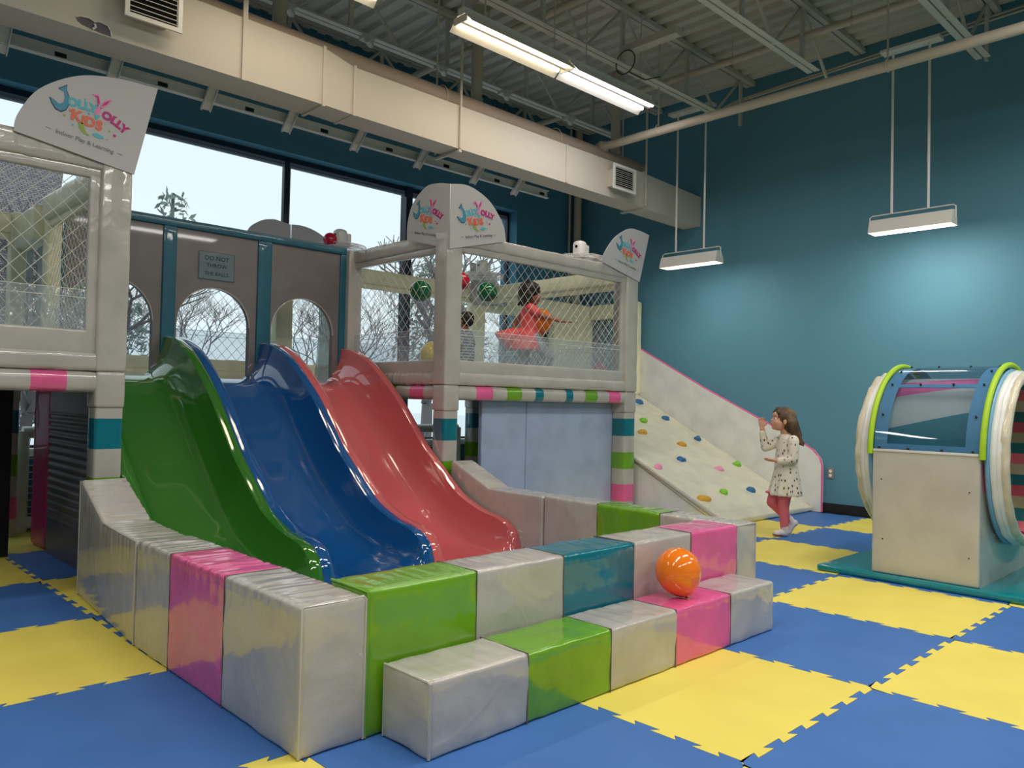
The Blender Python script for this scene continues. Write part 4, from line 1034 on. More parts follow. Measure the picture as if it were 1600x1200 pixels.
# ------------------------------------------------------------------ duct, pipes, rails
DT = thing('air_duct', (2.5, 4.2, 3.365), 'long cream rectangular air duct along the window wall', 'air duct')
def duct_seg(x0, x1, z0a, z1a, z0b, z1b, ya0, yb0, nm='duct_section'):
    bm = bmesh.new(); A = [bm.verts.new((x0, y, z)) for y, z in ((ya0, z0a), (yb0, z0a), (yb0, z1a), (ya0, z1a))]; B = [bm.verts.new((x1, y, z)) for y, z in ((ya0, z0b), (yb0, z0b), (yb0, z1b), (ya0, z1b))]
    for k in range(4): bm.faces.new((A[k], A[(k+1) % 4], B[(k+1) % 4], B[k]))
    bm.faces.new(A[::-1]); bm.faces.new(B); return finish(nm, bm, 'duct', DT, smooth=False)
duct_seg(-5.5, .83, 3.37, 3.83, 3.37, 3.81, 4.086, 4.40)
duct_seg(.83, 1.10, 3.37, 3.81, 3.363, 3.745, 4.086, 4.36, 'duct_reducer')
duct_seg(1.10, 4.92, 3.363, 3.745, 3.34, 3.735, 4.086, 4.345)
duct_seg(4.92, 6.1, 3.335, 3.735, 3.326, 3.69, 4.09, 4.34)
for x, zt in ((.83, 3.82), (1.105, 3.755), (3.62, 3.74)): 
    bm = bmesh.new(); bm_box(bm, x-.012, x+.012, 4.074, 4.40 if x < 1 else 4.36, 3.355, zt); finish('flange', bm, 'duct', DT, smooth=False)
bm = bmesh.new(); bm_box(bm, 4.905, 4.935, 4.078, 4.35, 3.325, 3.745); bm_box(bm, 4.895, 4.925, 4.068, 4.08, 3.33, 3.40); finish('damper', bm, 'steel', DT, smooth=False)
bm = bmesh.new(); bm_box(bm, .17, .205, 4.070, 4.082, 3.36, 4.9); finish('hanger_strap', bm, 'duct', DT, smooth=False)
for x in (2.2, 4.95):
    bm = bmesh.new(); bm_tube(bm, (x, 4.075, 3.36), (x, 4.075, 4.9), .012, n=8); bm_tube(bm, (x-.02, 4.40, 3.36), (x-.02, 4.40, 4.9), .010, n=8); bm_box(bm, x-.015, x+.015, 4.07, 4.42, 3.325, 3.345); finish('hanger_rod', bm, 'duct', DT)
def vent(x0, x1, z0, z1, label):
    v = thing('vent_grille', ((x0+x1)/2, 3.98, z0), label, 'vent', 'duct vents')
    bm = bmesh.new(); bm_box(bm, x0+.01, x1-.04, 4.0, 4.084, z0+.01, z1-.02); finish('neck', bm, 'duct', v, smooth=False)
    bm = bmesh.new(); t = .028
    bm_box(bm, x0-t, x1+t, 3.968, 3.985, z1, z1+t); bm_box(bm, x0-t, x1+t, 3.968, 3.985, z0-t, z0); bm_box(bm, x0-t, x0, 3.968, 3.985, z0, z1); bm_box(bm, x1, x1+t, 3.968, 3.985, z0, z1)
    finish('frame', bm, 'white_metal', v, smooth=False)
    bm = bmesh.new(); bm_box(bm, x0, x1, 3.996, 3.999, z0, z1); finish('dark_back', bm, 'dark', v, smooth=False)
    bm = bmesh.new(); n = 10
    for k in range(n):
        z = z0+(z1-z0)*(k+.5)/n; vs = [bm.verts.new(p) for p in ((x0, 3.970, z-.006), (x1, 3.970, z-.006), (x1, 3.992, z+.008), (x0, 3.992, z+.008))]; bm.faces.new(vs)
    o = finish('louvres', bm, 'white_metal', v, smooth=False); md = o.modifiers.new('s', 'SOLIDIFY'); md.thickness = .002
vent(4.27, 4.60, 3.435, 3.65, 'small square louvred vent near the right end of the air duct')
vent(-.62, -.32, 3.525, 3.85, 'louvred vent on the air duct at the top left of the photo')
bm = bmesh.new(); hole = [(-.895, 3.43), (-.87, 3.445), (-.82, 3.447), (-.79, 3.435), (-.76, 3.447), (-.715, 3.435), (-.695, 3.41), (-.69, 3.378), (-.75, 3.378), (-.80, 3.386), (-.86, 3.395), (-.885, 3.41)]
bm.faces.new([bm.verts.new((x, 4.0845, z)) for x, z in hole]); o = finish('torn_hole', bm, 'shutter', DT, smooth=False)
bm = bmesh.new(); bm_path(bm, [(x, 4.078+.006*math.sin(k*2.2), z) for k, (x, z) in enumerate(hole[:8])], .004, n=5); bm_path(bm, [(-.79, 4.074, 3.42), (-.785, 4.068, 3.40), (-.80, 4.076, 3.385)], .007, n=5); finish('torn_edge', bm, 'white_metal', DT)
# round duct behind
RD = thing('round_duct', (2, 4.24, 3.85), 'brown-grey round duct running above the rectangular duct', 'round duct')
bm = bmesh.new(); bm_tube(bm, (-5.5, 4.25, 3.865), (5.05, 4.25, 3.80), .105, n=28); finish('duct_tube', bm, 'pipe_dark', RD)
bm = bmesh.new()
for x in (2.1, 3.6): bm_torus(bm, (x, 4.25, 3.83), .108, .006, 'x', N=32, n=6)
finish('clamp_band', bm, 'pipe', RD)
for x, lb in ((.62, 'vertical round pipe dropping onto the duct at the top left'), (2.68, 'vertical round pipe left of the big ceiling light'), (4.82, 'vertical round pipe in front of the teal corner')):
    p = thing('vertical_pipe', (x, 4.42, 3.9), lb, 'pipe', 'vertical pipes'); tube_obj('pipe', (x, 4.42, 3.93), (x, 4.42, 4.93), .055, 'pipe', p, 18); bm = bmesh.new(); bm_tube(bm, (x, 4.42, 3.90), (x, 4.42, 4.03), .064, n=18); finish('pipe_cuff', bm, 'pipe', p)
# sprinkler pipe crossing the room
SPX = 4.30
SPp = thing('sprinkler_pipe', (SPX, 1, 3.9), 'thick cream pipe crossing the upper right of the photo', 'pipe')
bm = bmesh.new(); bm_tube(bm, (SPX, 4.19, 3.90), (SPX, -5.9, 3.94), .043, n=20); finish('pipe', bm, 'pipe', SPp)
bm = bmesh.new(); bm_tube(bm, (SPX, 4.24, 3.90), (SPX, 4.13, 3.90), .055, n=16); bm_box(bm, SPX-.065, SPX+.065, 4.15, 4.18, 3.86, 3.945); finish('coupling', bm, 'pipe', SPp)
for y in (3.45, 1.2, -1.2): bm = bmesh.new(); bm_tube(bm, (SPX, y, 3.95), (SPX, y, 4.9), .008, n=8); bm_torus(bm, (SPX, y, 3.915), .05, .005, 'y', N=24, n=6); finish('hanger', bm, 'pipe', SPp)
for x, lb in ((4.78, 'thin pipe under the roof deck nearer the teal wall'), (2.8, 'thin pipe under the roof deck behind the big ceiling light')):
    p = thing('ceiling_pipe', (x, 2, 4.6), lb, 'pipe', 'pipes under the deck'); bm = bmesh.new(); bm_tube(bm, (x, 5.9, 4.62), (x, -5.9, 4.62), .035, n=14); finish('pipe', bm, 'pipe', p)
    for y in (4.4, 2.9, 1.7, .5): bm = bmesh.new(); bm_tube(bm, (x, y, 4.65), (x, y, 4.93), .005, n=6); bm_torus(bm, (x, y, 4.62), .039, .004, 'y', N=20, n=5); finish('hanger', bm, 'pipe', p)
for k, (z0, z1, lb) in enumerate(((4.745, 4.86, 'upper of two thin conduits on the teal wall top'), (4.70, 4.80, 'lower of two thin conduits on the teal wall top'))):
    p = thing('conduit', (6.04, 2, z0), lb, 'conduit', 'conduits on the end wall'); bm = bmesh.new(); bm_path(bm, [(6.04-.05*k, 3.75-.1*k, 4.70), (6.04-.05*k, 3.6, z0), (6.04-.05*k, .6, z1), (6.04-.05*k, -5.8, z1+.1)], .011, n=8); finish('tube', bm, 'pipe', p)
# corner pipes
bm = bmesh.new(); bm_tube(bm, (5.93, 5.96, .0), (5.93, 5.96, 4.9), .055, n=18); o = finish('corner_pipe', bm, 'pipe'); tag(o, 'thick vertical pipe in the far corner of the room', 'pipe')
bm = bmesh.new(); bm_tube(bm, (5.80, 5.99, .0), (5.80, 5.99, 4.9), .016, n=10); o = finish('corner_conduit', bm, 'pipe'); tag(o, 'thin vertical conduit left of the corner pipe', 'conduit')
# ladder rail below the duct
LR = thing('cable_rail', (1.5, 4.5, 3.36), 'grey channel rail running behind the duct with short cross channels', 'rail')
bm = bmesh.new(); bm_box(bm, -5.5, 3.8, 4.52, 4.526, 3.30, 3.37); bm_box(bm, -5.5, 3.8, 4.49, 4.53, 3.295, 3.301); bm_box(bm, -5.5, 3.8, 4.49, 4.53, 3.37, 3.376); finish('long_channel', bm, 'rail', LR, smooth=False)
for k, x in enumerate([-1.85, -1.2, -.55, .11, .76, 1.395, 2.07, 2.75, 3.31]):
    bm = bmesh.new()
    for x0, x1, d0, d1 in ((x-.036, x-.031, 0, .03), (x+.031, x+.036, 0, .03), (x-.036, x+.036, .026, .03)):
        pq = [(4.36, 3.40), (4.53, 3.23)]; nx, nz = .707, .707; v = []
        for xx in (x0, x1):
            for (yy, zz) in pq:
                for dd in (d0, d1): v.append(bm.verts.new((xx, yy+nx*dd, zz+nz*dd)))
        for q_ in ((0, 1, 3, 2), (4, 6, 7, 5), (0, 4, 5, 1), (2, 3, 7, 6), (0, 2, 6, 4), (1, 5, 7, 3)): bm.faces.new([v[i] for i in q_])
    finish('cross_channel', bm, 'rail', LR, smooth=False)
for k in range(9): x = -1.52+.655*k; bm = bmesh.new(); bm_box(bm, x-.035, x+.035, 4.517, 4.52, 3.32, 3.35); finish('dark_slot', bm, 'dark', LR, smooth=False)
# joists
for y, lb in ((.9, 'steel roof joist at the upper right edge'), (2.15, 'steel roof joist right of the big ceiling light'), (3.42, 'steel roof joist directly behind the big ceiling light'), (4.72, 'steel roof joist behind the round duct'), (-.4, 'steel roof joist above the camera side'), (5.95-.1, 'steel roof joist against the window wall')):
    j = thing('roof_joist', (1, y, 4.4), lb, 'joist', 'roof joists'); xe = 5.75 if y < 1.5 else (5.0 if y < 3 else (5.4 if y < 4 else 5.2))
    bm = bmesh.new(); bm_box(bm, -6.9, 6.08, y-.06, y-.008, 4.875, 4.925); bm_box(bm, -6.9, 6.08, y+.008, y+.06, 4.875, 4.925); finish('top_chord', bm, 'steel', j, smooth=False)
    bm = bmesh.new(); bm_box(bm, -6.9, xe, y-.062, y-.008, 4.352, 4.358); bm_box(bm, -6.9, xe, y+.008, y+.062, 4.352, 4.358); bm_box(bm, -6.9, xe, y-.012, y-.008, 4.358, 4.40); bm_box(bm, -6.9, xe, y+.008, y+.012, 4.358, 4.40); finish('bottom_chord', bm, 'steel_light', j, smooth=False)
    bm = bmesh.new(); x = -6.8; f = 0
    while x < xe-.05:
        x2 = min(x+.55, xe+.6); a, b = ((x, y, 4.36), (x2, y, 4.90)) if f == 0 else ((x, y, 4.90), (x2, y, 4.36)); bm_tube(bm, a, b, .017, n=6)
        if f == 0: bm_box(bm, x2-.02, x2+.02, y-.014, y+.014, 4.36, 4.90)
        x = x2; f = 1-f
    finish('web_rods', bm, 'steel', j)
    if y == 4.72:
        for x in (.1, .82, 1.6, 2.45, 3.3, 4.3):
            bm = bmesh.new(); bm_box(bm, x-.05, x+.05, y-.09, y+.02, 4.32, 4.35); bm_tube(bm, (x-.04, y-.10, 4.30), (x+.05, y-.02, 4.30), .03, n=12); finish('clip', bm, 'steel_light', j)
o = box_obj('ceiling_bracket', (3.60, 3.70, 2.78, 3.42, 4.46, 4.53), 'steel', None, .003, smooth=False)
o.rotation_euler = (0, 0, 0); tag(o, 'short grey channel piece hung under the roof deck', 'bracket')

# ------------------------------------------------------------------ lamps
def strip_light(x0, x1, y, z, tube, label, rods=(), flange=True):
    f = thing('ceiling_light', ((x0+x1)/2, y, z), label, 'ceiling light', 'twin tube ceiling lights')
    bm = bmesh.new()
    prof = [(-.135, -.045), (-.125, -.035), (-.045, .045), (.045, .045), (.125, -.035), (.135, -.045)]
    A = [bm.verts.new((x0, y+a, z+b)) for a, b in prof]; B = [bm.verts.new((x1, y+a, z+b)) for a, b in prof]
    for k in range(len(prof)-1): bm.faces.new((A[k], A[k+1], B[k+1], B[k]))
    o = finish('reflector', bm, 'refl', f, smooth=False); md = o.modifiers.new('s', 'SOLIDIFY'); md.thickness = .003; md.offset = 1
    bm = bmesh.new(); bm_box(bm, x0, x1, y-.035, y+.035, z+.048, z+.10); bm_box(bm, x0-.01, x0+.002, y-.075, y+.075, z-.02, z+.03); finish('ballast_box', bm, 'white_metal', f, smooth=False)
    bm = bmesh.new(); bm_box(bm, x0, x1, y-.014, y+.014, z-.01, z+.04); finish('centre_ridge', bm, 'refl', f, smooth=False)
    for s in (-.062, .062):
        bm = bmesh.new(); bm_tube(bm, (x0+.03, y+s, z-.005), (x1-.03, y+s, z-.005), .017, n=14); finish('tube', bm, tube, f)
    bm = bmesh.new()
    for xx in (x0+.25, x1-.15): bm_tube(bm, (xx, y, z+.1), (xx, y, 4.9), .006, n=6)
    finish('hanger_rod', bm, 'steel', f)
    return f
strip_light(1.56, 2.76, 3.335, 4.03, 'tube_warm', 'warm white twin-tube ceiling light at the top centre')
strip_light(2.78, 3.98, 3.335, 4.03, 'tube_cool', 'cool white twin-tube ceiling light joined right of the warm one')
strip_light(-.28, .94, 3.46, 4.03, 'tube_warm', 'twin-tube ceiling light cut by the top edge left of centre')
bm = bmesh.new(); bm_torus(bm, (3.55, 3.30, 4.33), .11, .006, 'x', N=32, n=6); bm_path(bm, [(3.55, 3.25, 4.22), (3.75, 3.22, 4.2), (4.1, 3.3, 4.36)], .006, n=6); o = finish('cable_loop', bm, 'screw'); tag(o, 'dark coiled cable loop above the cool white ceiling light', 'cable')
def pendant(y0, y1, zb, ry, label, zt=4.48, sg=1):
    x = 5.35; p = thing('pendant_light', (x, (y0+y1)/2, zb), label, 'pendant light', 'wall washing pendant lights')
    prof = [(-.085, .0), (-.07, .05), (-.045, .125), (.03, .135), (.075, .06), (.085, .0)]
    bm = bmesh.new(); A = [bm.verts.new((x+a, y0, zb+b)) for a, b in prof]; B = [bm.verts.new((x+a, y1, zb+b)) for a, b in prof]
    for k in range(len(prof)-1): bm.faces.new((A[k], A[k+1], B[k+1], B[k]))
    bm.faces.new(A); bm.faces.new(B[::-1])
    o = finish('housing', bm, 'white_metal', p, smooth=False); md = o.modifiers.new('s', 'SOLIDIFY'); md.thickness = .003; md.offset = -1
    bm = bmesh.new(); bm_tube(bm, (x+.01, y0+.02, zb+.045), (x+.01, y1-.02, zb+.045), .02, n=12); finish('tube', bm, 'tube_cool2', p)
    bm = bmesh.new(); bm_path(bm, [(x, y0-.012, zb+.05), (x, y0-.012, zb+.16), (x, y0+.01, zb+.175), (x, y1-.01, zb+.175), (x, y1+.012, zb+.16), (x, y1+.012, zb+.05)], .006, n=6); finish('bail', bm, 'white_metal', p)
    for ya in ry: tube_obj('rod', (x, ya, zb+.175), (x, ya, zt), .012, 'white_metal', p, 8)
    box_obj('canopy_plate', (x-.06, x+.06, min(ry)-.1, max(ry)+.1, zt-.01, zt+.02), 'white_metal', p, .004, smooth=False)
    return p
M['tube_cool2'] = emit('pendant_tube', (255, 244, 214), 14)
pendant(3.36, 4.10, 2.70, (3.56, 3.93), 'hanging trough light left of the other one, near the duct end')
pendant(1.01, 1.73, 2.775, (1.226, 1.545), 'hanging trough light at the right above the crawl tunnel')
def area(loc, size, sy_, energy, col, rot=(0, 0, 0), name='room_light'):
    l = bpy.data.lights.new(name, 'AREA'); l.shape = 'RECTANGLE'; l.size = size; l.size_y = sy_; l.energy = energy; l.color = col
    o = bpy.data.objects.new(name, l); o.location = loc; o.rotation_euler = rot; COL.objects.link(o); return o
E_ = 1.0
for x, y, e in ((-4.2, 3.4, 26), (-3.8, .4, 52), (-.6, .1, 64), (2.6, -.2, 64), (-3.6, -3.2, 50), (-.4, -3.4, 58), (2.8, -3.4, 62), (5.0, -1.6, 44)):
    area((x, y, 4.05), 2.4, .24, e*E_, (1, .95, .89))
area((2.13, 3.335, 3.97), 1.2, .22, 11, (1, .86, .68)); area((3.37, 3.335, 3.97), 1.2, .22, 12, (1, .96, .96)); area((.33, 3.46, 3.97), 1.2, .22, 8, (1, .86, .68))
area((5.36, 1.37, 2.765), .10, .66, 12, (1, .95, .86), (0, -.42, 0)); area((5.36, 3.73, 2.69), .10, .66, 6, (1, .97, .92), (0, -.3, 0))

# ------------------------------------------------------------------ outside
bm = bmesh.new(); bm_box(bm, -30, 40, YW+.35, 60, -.3, -.1); struct('ground', bm, 'snow', smooth=False)
def tree(base, h, seed, label, spread=.55, depth=5, r0=.09, nm='bare_tree'):
    rnd = random.Random(seed); bm = bmesh.new(); cnt = [0]
    def br(p, d, L, r, k):
        if cnt[0] > 5200: return
        q = p; steps = 3
        for s in range(steps):
            d2 = (d+Vector((rnd.uniform(-1, 1), rnd.uniform(-1, 1), rnd.uniform(-.4, .7)))*.16).normalized(); q2 = q+d2*L/steps
            bm_tube(bm, q, q2, r*(1-.2*s/steps), r*(1-.2*(s+1)/steps), n=5 if k < 3 else 3, cap=False); cnt[0] += 1; q = q2; d = d2
        if k <= 0: return
        for i in range(rnd.choice((2, 3, 3))):
            a = rnd.uniform(0, 2*PI); e = Vector((math.cos(a), math.sin(a), rnd.uniform(-.1, .5))); nd = (d*(1-spread*.6)+e*spread).normalized()
            br(q, nd, L*rnd.uniform(.62, .85), r*.62, k-1)
    br(Vector(base), Vector((0, 0, 1)), h*.28, r0, depth)
    o = finish(nm, bm, 'tree', smooth=False); return tag(o, label, 'tree', 'bare trees outside')
tree((2.6, 14.5, -.2), 3.9, 11, 'bare tree outside seen through the middle arch', depth=7, r0=.05)
tree((6.2, 12.5, -.2), 4.0, 12, 'bare tree outside behind the green balloon', depth=7, r0=.055)
tree((6.5, 10.0, -.2), 4.5, 13, 'bare tree outside with thick forked trunk beside the striped post', depth=6, r0=.15)
tree((.1, 9.4, -.2), 3.8, 14, 'bare tree outside seen low under the left tower', depth=6, r0=.09)
tree((4.6, 15.5, -.2), 4.1, 15, 'bare tree outside seen through the arch behind the pink slide', depth=7, r0=.05)
tree((8.6, 14.5, -.2), 4.3, 17, 'bare tree outside farther back behind the tower net', depth=7, r0=.055)
tree((11.6, 14.0, -.2), 4.2, 18, 'bare tree outside near the right end of the window', depth=7, r0=.055)
def evergreen(c, R, H, n, seed, label):
    rnd = random.Random(seed); bm = bmesh.new(); cx, cyy, cz = c
    bm_tube(bm, (cx, cyy, -.2), (cx, cyy, cz+H*.5), .09, .03, n=6)
    for k in range(n):
        u = rnd.random(); z = cz-H/2+H*u; rr = R*(1-.55*u)*math.sqrt(rnd.random())*1.05; a = rnd.uniform(0, 2*PI); p = Vector((cx+rr*math.cos(a), cyy+rr*math.sin(a), z)); s = rnd.uniform(.05, .12)
        d = Vector((rnd.uniform(-1, 1), rnd.uniform(-1, 1), rnd.uniform(-1, 1))).normalized(); e = d.orthogonal().normalized()
        bm.faces.new([bm.verts.new(p+d*s), bm.verts.new(p+e*s*.45), bm.verts.new(p-d*s), bm.verts.new(p-e*s*.45)])
    o = finish('leafy_tree', bm, 'evergreen', smooth=False); return tag(o, label, 'tree', 'leafy trees outside')
evergreen((1.4, 12.5, 1.9), 1.5, 2.4, 2600, 3, 'grey-green leafy tree outside filling the middle arch')
evergreen((.2, 12.0, 1.7), 1.2, 2.3, 1800, 4, 'grey-green leafy tree outside behind the left arch')
evergreen((8.8, 12.5, 3.0), 1.3, 2.5, 1500, 5, 'frosty leafy tree outside right of the window mullion')
evergreen((3.23, 13.5, 4.55), .40, .55, 90, 6, 'thin tree top showing above the grey arched panel')
# neighbouring house with shingled roof
H = thing('neighbour_house', (-5, 12, 0), 'neighbouring house with dark shingle roof outside the left tower window', 'house')
bm = bmesh.new(); vs = [bm.verts.new(p) for p in ((-14, 9.4, 2.3), (.25, 9.4, 2.3), (1.05, 12.0, 4.50), (-14, 12.0, 4.50))]; bm.faces.new(vs); o = finish('roof', bm, 'shingle', H, smooth=False); md = o.modifiers.new('s', 'SOLIDIFY'); md.thickness = .08
box_obj('house_wall', (-13.8, -.5, 9.7, 9.9, -.2, 2.3), 'sign', H, smooth=False)

# ------------------------------------------------------------------ children
def hand(prims, wrist, fdir, pdir, s, spread=1.0, curl=.35, thumb_side=1):
    """wrist, finger direction, palm normal, scale; five separate bent fingers"""
    w = Vector(wrist); f = Vector(fdir).normalized(); n = Vector(pdir); n = (n-f*n.dot(f)).normalized(); t = f.cross(n)*thumb_side
    pc = w+f*.030*s
    for k, o in enumerate((-.018, -.006, .006, .018)): prims.append(('c', w+f*.004*s+t*o*.5*s, w+f*.048*s+t*o*s, .010*s, .0085*s))
    for k, (o, L) in enumerate(((.020, .034), (.007, .040), (-.006, .037), (-.018, .029))):
        a = w+f*.048*s+t*o*s; d = (f+t*o*6*spread).normalized(); b = a+d*L*.5*s; d2 = (d*math.cos(curl)+n*math.sin(curl)).normalized(); c = b+d2*L*.5*s
        prims.append(('c', a, b, .0068*s, .0062*s)); prims.append(('c', b, c, .0062*s, .005*s))
    a = w+f*.014*s+t*.018*s; b = a+(t*.8+f*.6+n*.25).normalized()*.026*s; c = b+(t*.35+f*.9+n*.35).normalized()*.022*s
    prims.append(('c', a, b, .009*s, .0075*s)); prims.append(('c', b, c, .0072*s, .0055*s))
def frame_fn(base, F):
    F = Vector((F[0], F[1], 0)).normalized(); S = Vector((-F.y, F.x, 0)); base = Vector(base)
    return (lambda u, s, z: base+F*u+S*s+Vector((0, 0, z))), F, S
def head_prims(P, F, S, u, s, z, R, tilt=0.0, turn=0.0):
    """head with cheeks, nose, chin, ears. R = half head height"""
    rot = Matrix.Rotation(turn, 3, 'Z'); f = rot @ F; sd = rot @ S; upv = Vector((0, 0, 1)); f2 = (f*math.cos(tilt)+upv*math.sin(tilt)); u2_ = (upv*math.cos(tilt)-f*math.sin(tilt))
    c = P(u, s, z); q = lambda a, b, d: c+f2*a*R+sd*b*R+u2_*d*R
    B = Matrix((f2, sd, u2_)).transposed()
    pr = [('e', q(-.12, 0, .22), (.88*R, .76*R, .80*R), B), ('e', q(.18, 0, -.25), (.62*R, .60*R, .68*R), B),
          ('e', q(.42, .30, -.30), (.28*R, .26*R, .26*R), B), ('e', q(.42, -.30, -.30), (.28*R, .26*R, .26*R), B),
          ('e', q(.45, 0, -.72), (.24*R, .26*R, .20*R), B), ('c', q(.68, 0, .02), q(.80, 0, -.19), .07*R, .10*R),
          ('e', q(.72, 0, -.47), (.09*R, .20*R, .06*R), B), ('e', q(.68, 0, -.57), (.10*R, .17*R, .06*R), B),
          ('e', q(.60, 0, .30), (.22*R, .46*R, .24*R), B),
          ('e', q(-.05, .76, -.12), (.16*R, .07*R, .24*R), B), ('e', q(-.05, -.76, -.12), (.16*R, .07*R, .24*R), B)]
    return pr, q, B
def face_details(par, q, B, R, brow='hair_brown'):
    for s in (.29, -.29):
        bm = bmesh.new(); mt = Matrix.Translation(q(.655, s, .0)) @ B.to_4x4() @ Matrix.Diagonal((.085*R, .12*R, .075*R, 1)); bmesh.ops.create_uvsphere(bm, u_segments=14, v_segments=10, radius=1, matrix=mt); e = finish('eye', bm, 'eye_white', par)
        bm = bmesh.new(); mt = Matrix.Translation(q(.71, s, .0)) @ B.to_4x4() @ Matrix.Diagonal((.045*R, .06*R, .062*R, 1)); bmesh.ops.create_uvsphere(bm, u_segments=12, v_segments=8, radius=1, matrix=mt); finish('iris', bm, 'eye_dark', e)
        bm = bmesh.new(); bm_path(bm, [q(.70, s-.13, .17), q(.745, s, .21), q(.70, s+.13, .17)], [.012*R, .024*R, .012*R], n=6); finish('eyebrow', bm, brow, par)
    bm = bmesh.new(); bm_path(bm, [q(.70, -.17, -.49), q(.80, -.06, -.52), q(.80, .06, -.52), q(.70, .17, -.49)], [.02*R, .045*R, .045*R, .02*R], n=6); finish('mouth', bm, 'lip', par)

# girl beside the ramp
P, F, S = frame_fn((4.25, 2.0, 0), (-.718, .696))
G = thing('person', (4.25, 2.0, 0), 'small girl with long brown hair in a printed white dress and pink tights', 'person')
pr, q, B = head_prims(P, F, S, .045, 0, 1.005, .105, tilt=.22)
pr += [('c', P(.02, 0, .93), P(.0, 0, .86), .040, .042), ('e', P(-.01, 0, .78), (.075, .09, .13), None), ('e', P(-.015, 0, .56), (.085, .09, .13), None)]
# near (left) arm, bent forward at waist height
pr += [('c', P(-.02, .10, .83), P(-.015, .125, .675), .036, .030), ('c', P(-.015, .125, .675), P(.125, .11, .658), .030, .021)]
hand(pr, P(.135, .11, .658), F*1+Vector((0, 0, .12)), -S*.3+Vector((0, 0, 1)), 1.05, curl=.5, thumb_side=1)
# far (right) arm raised
pr += [('c', P(.0, -.10, .83), P(.145, -.12, .765), .036, .029), ('c', P(.145, -.12, .765), P(.180, -.11, .925), .029, .020)]
hand(pr, P(.182, -.11, .935), Vector((0, 0, 1))+F*.1, F*.3+S*.9, 1.05, curl=.5, thumb_side=1)
# legs
pr += [('c', P(.02, .045, .50), P(.03, .045, .27), .062, .043), ('c', P(.03, .045, .27), P(.025, .045, .06), .042, .027), ('e', P(.055, .045, .03), (.05, .03, .026), Matrix((F, S, Vector((0, 0, 1)))).transposed()),
       ('c', P(.03, -.045, .50), P(.10, -.045, .29), .060, .043), ('c', P(.10, -.045, .29), P(-.05, -.045, .13), .041, .027)]
remesh_obj('body', pr, .0034, 'skin', G, smooth=3)
face_details(G, q, B, .105)
tp = [('c', P(.01, .045, .50), P(.035, .045, .27), .069, .049), ('c', P(.035, .045, .27), P(.025, .045, .065), .048, .033), ('c', P(.03, -.045, .50), P(.105, -.045, .285), .067, .048), ('c', P(.105, -.045, .285), P(-.05, -.045, .125), .047, .032), ('e', P(.0, 0, .50), (.10, .10, .09), None), ('e', P(.155, -.02, .375), (.022, .02, .012), None)]
remesh_obj('tights', tp, .006, 'tights', G, smooth=3)
X3 = Matrix((F, S, Vector((0, 0, 1)))).transposed()
so = remesh_obj('sock', [('c', P(.025, .045, .085), P(.02, .045, .035), .035, .034), ('e', P(.045, .045, .032), (.062, .034, .030), X3), ('e', P(.085, .045, .026), (.035, .034, .024), X3)], .004, 'sock', G, smooth=2)
bm = bmesh.new(); bmesh.ops.create_uvsphere(bm, u_segments=20, v_segments=10, radius=1, matrix=Matrix.Translation(P(.075, .045, .016)) @ X3.to_4x4() @ Matrix.Diagonal((.052, .034, .015, 1))); finish('sock_sole', bm, 'sock_sole', so)
tl = Vector((0, 0, -1))*.85+F*.25; X4 = Matrix((tl.normalized(), S, tl.normalized().cross(S))).transposed()
so = remesh_obj('sock', [('c', P(-.045, -.045, .145), P(-.07, -.045, .105), .034, .034), ('c', P(-.075, -.045, .10), P(-.045, -.045, .035), .034, .028), ('e', P(-.035, -.045, .026), (.03, .032, .022), X3), ('e', P(-.095, -.045, .105), (.028, .03, .03), None)], .004, 'sock', G, smooth=2)
# dress: bodice, flared skirt, sleeves
dp = [('l', [(P(.0, 0, .885), F*.052, S*.062), (P(-.005, 0, .85), F*.075, S*.105), (P(-.005, 0, .78), F*.088, S*.108), (P(.0, 0, .68), F*.093, S*.102), (P(.0, 0, .60), F*.10, S*.112), (P(.0, 0, .50), F*.112, S*.128), (P(.004, 0, .42), F*.124, S*.142), (P(.006, 0, .355), F*.132, S*.152)]),
      ('c', P(-.02, .105, .83), P(-.015, .13, .675), .050, .045), ('c', P(-.015, .13, .675), P(.095, .115, .655), .044, .033),
      ('c', P(.0, -.105, .83), P(.145, -.12, .76), .050, .042), ('c', P(.145, -.12, .76), P(.176, -.11, .885), .041, .030)]
for k in range(10):
    a = 2*PI*k/10+.2; e = F*math.cos(a)*.112+S*math.sin(a)*.13
    dp.append(('c', P(0, 0, .56)+e*.80, P(.006, 0, .37)+e*1.12, .012, .022))
remesh_obj('dress', dp, .005, 'dress', G, smooth=4)
hp = [('e', q(-.22, 0, .30), (.95*.105, .86*.105, .86*.105), B), ('e', q(-.55, 0, -.15), (.62*.105, .82*.105, .9*.105), None), ('c', q(.42, .25, .82), q(.58, .52, .52), .022, .014), ('c', q(.42, -.25, .82), q(.58, -.52, .52), .022, .014)]
for k in range(16):
    a = -1.35+2.7*k/15; d = -F*math.cos(a)*.085+S*math.sin(a)*.085; w = .012*math.sin(k*2.3)
    st0 = q(-.15, 0, .55)+d*.7; m0 = P(.02, 0, .99)+d*1.02; m1 = P(-.02+w, 0, .88)+d*.92; m2 = P(-.045, 0, .80+.02*math.sin(k*1.7))+d*(.62+.15*math.sin(k))
    hp += [('c', st0, m0, .024, .026), ('c', m0, m1, .026, .022), ('c', m1, m2+(-F*.02+d*.25)*(k % 2), .022, .010)]
remesh_obj('hair', hp, .005, 'hair_brown', G, smooth=3)

